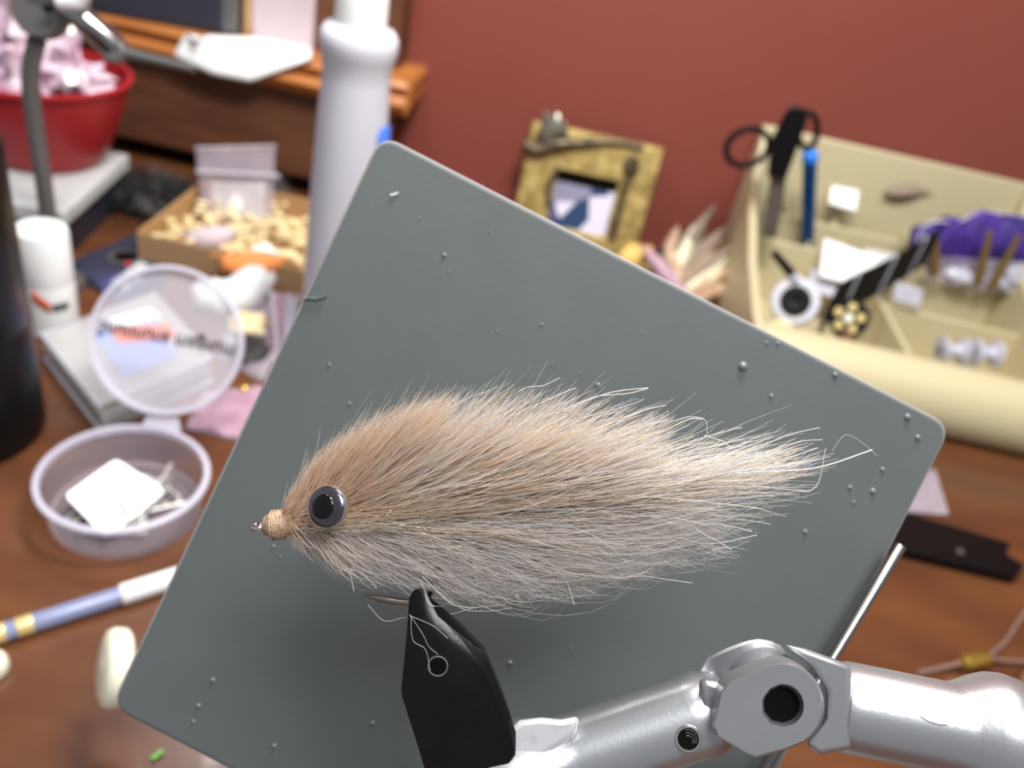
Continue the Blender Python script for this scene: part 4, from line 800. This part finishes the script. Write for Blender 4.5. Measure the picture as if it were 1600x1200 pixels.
GW = [(240, 234, 230), (248, 244, 242), (232, 218, 208)]
belly('belly_fibres', 1650, 480, 1150, 0, .8, LTAN+GW, GW, .055, .17, 10, 'grey white belly fibres')
belly('belly_fibres', 1500, 520, 1050, .45, 1.0, GW, GW, .034, .3, 16, 'fine fuzzy under fibres', 12)
belly('belly_fibres', 420, 560, 1210, .0, .95, WHT, WHT, .065, .22, 16, 'bright white belly guard fibres', 14)
# cheek fibres around the head
belly('cheek_fibres', 500, 455, 600, -.3, .95, TAN+LTAN, LTAN, .055, .1, 4, 'tan cheek fibres behind the head', 8, 818)
# fine curled fuzz under the tail
n = 700; bx = RNG.uniform(700, 1120, n); by = AX(bx)+(bot(bx)-AX(bx))*RNG.uniform(.5, 1.02, n); th = RNG.uniform(-2.8, 1.2, n); Lf = RNG.uniform(25, 80, n)
tipf = np.stack([bx+np.cos(th)*Lf*.8+20, np.minimum(by-np.sin(th)*Lf*.35, bot(bx)+8)], 1)
fibres('underfur', np.stack([bx, by], 1), tipf, th+RNG.normal(0, .8, n), th+RNG.normal(0, .8, n), np.full(n, .03), cols(n, GW), cols(n, GW), ZC+RNG.normal(0, 2, n), ZC+RNG.normal(0, 2.5, n), 10, 8, label='fine curled grey white fuzz')
# flash
n = 34; tx = RNG.uniform(620, 1250, n); f = RNG.uniform(-.5, .5, n); ty = np.where(f > 0, AX(tx)+(top(tx)-AX(tx))*f, AX(tx)+(bot(tx)-AX(tx))*-f)
rt = np.stack([RNG.uniform(470, 620, n), RNG.uniform(795, 835, n)], 1); tl = np.arctan2(rt[:, 1]-ty, tx-rt[:, 0])
fibres('flash_fibres', rt, np.stack([tx, ty], 1), tl+RNG.normal(0, .06, n), tl+RNG.normal(0, .12, n), np.full(n, .045), cols(n, [(255, 238, 205), (250, 232, 195), (255, 244, 220)]), cols(n, [(255, 230, 170), (255, 205, 160)]), ZC-RNG.uniform(2, 6, n), ZC-RNG.uniform(1, 6, n), 14, 4, 'flash', 'shiny gold flash fibres')
# named stray fibres, traced singly
def stray(pts, w_=.07, col=WHT, z=ZC-2):
    return (pts, w_, col, z)
st = [stray([(1020, 760), (1150, 740), (1270, 732), (1363, 703)], .13), stray([(1100, 745), (1230, 765), (1275, 760), (1290, 700)]), stray([(990, 690), (1060, 655), (1100, 655), (1105, 680)], .05),
      stray([(810, 612), (825, 605), (850, 602), (875, 590)], .06), stray([(880, 640), (930, 620), (980, 615), (1012, 607)], .07), stray([(960, 905), (1000, 900), (1040, 905), (1082, 911)], .06),
      stray([(760, 850), (840, 880), (880, 900), (897, 944)], .07), stray([(505, 850), (520, 880), (545, 895), (553, 924)], .06), stray([(540, 888), (560, 893), (575, 905), (588, 918)], .07, [(190, 220, 150)]),
      stray([(680, 920), (720, 950), (760, 955), (800, 950)], .04), stray([(640, 960), (660, 990), (670, 1010), (684, 1022)], .025, GW, ZJ-4), stray([(642, 962), (645, 1000), (665, 1015), (672, 1048)], .028, GW, ZJ-4),
      stray([(575, 945), (600, 970), (630, 965), (660, 962)], .04), stray([(640, 962), (660, 970), (680, 980), (700, 998)], .025, GW, ZJ-4), stray([(650, 955), (700, 960), (740, 950), (790, 945)], .04, GW),
      stray([(1300, 705), (1320, 680), (1345, 690), (1370, 712)], .03, TAN), stray([(655, 905), (665, 925), (668, 940), (680, 948)], .04, WHT, ZJ-2), stray([(660, 900), (700, 940), (720, 948), (740, 950)], .035, WHT, ZJ-2)]
for a in [[(800, 650), (840, 632), (880, 614), (900, 606)], [(860, 650), (920, 625), (960, 612), (1013, 606)], [(880, 660), (940, 645), (985, 632), (1006, 624)], [(930, 660), (980, 650), (1010, 640), (1041, 633)], [(960, 680), (1000, 668), (1040, 650), (1044, 641)], [(1000, 690), (1040, 672), (1076, 655), (1100, 655)], [(1020, 720), (1080, 690), (1140, 672), (1160, 668)], [(1100, 720), (1180, 700), (1230, 680), (1281, 668)], [(1120, 735), (1200, 705), (1250, 690), (1285, 687)], [(1090, 760), (1160, 745), (1220, 720), (1277, 700)], [(1130, 750), (1200, 735), (1260, 722), (1279, 717)], [(1060, 790), (1130, 770), (1200, 770), (1249, 773)], [(1040, 810), (1100, 805), (1150, 810), (1204, 819)], [(1030, 800), (1080, 815), (1130, 820), (1175, 830)], [(1000, 830), (1060, 840), (1110, 850), (1183, 836)], [(1080, 820), (1100, 835), (1120, 845), (1143, 859)], [(1100, 680), (1130, 690), (1145, 700), (1165, 690)], [(700, 640), (730, 622), (760, 612), (778, 604)], [(640, 660), (660, 640), (672, 628), (680, 618)], [(560, 690), (575, 670), (585, 655), (592, 642)], [(508, 720), (511, 710), (512, 700), (513, 692)]]:
    st.append(stray(a, RNG.uniform(.045, .08), z=ZC-RNG.uniform(0, 3)))
V0 = MB()
for pts, w_, col, z in st: V0.tube(smooth_path([P(x, y, z) for x, y in pts], 5), w_, 5)
V0.build('stray_fibres', 'straywhite', fl_, kind='stuff', smooth=60, label='single stray white fibres')
hc_ = [hit_cyl(1075, 1154)]
def hitb(px, py):
    r = unit(ray(px, py)); o = EYE-b0; rp_ = r-bd*(r @ bd); op = o-bd*(o @ bd); A_ = rp_ @ rp_; B_ = 2*rp_ @ op; C_ = op @ op-7.3**2; dd_ = B_*B_-4*A_*C_
    return EYE+r*(-B_-math.sqrt(max(dd_, 0)))/(2*A_)
tag(MB().tube(smooth_path([hitb(1437, 1119), hitb(1450, 1127), hitb(1465, 1132), hitb(1480, 1133)], 4), .06, 5).build('stray_hair', 'inkdark', smooth=60), 'single dark hair stuck on the silver vise barrel', 'hair')
tag(MB().tube(smooth_path([P(473, 470, ZP-.6), P(482, 466, ZP-.5), P(495, 467, ZP-.5), P(510, 462, ZP-.5)], 4), .28, 6).build('glue_string', 'drop', smooth=60), 'short string of dried glue on the left edge of the plate', 'glue')
tag(MB().tube(smooth_path([P(610, 305, ZP-.3), P(616, 304, ZP-.3), P(622, 301, ZP-.3)], 4), .18, 6).build('lint_speck', 'paper', smooth=60), 'tiny white lint speck near the top corner of the plate', 'lint')
for o in bpy.data.objects:
    if '_o' in o: del o['_o']
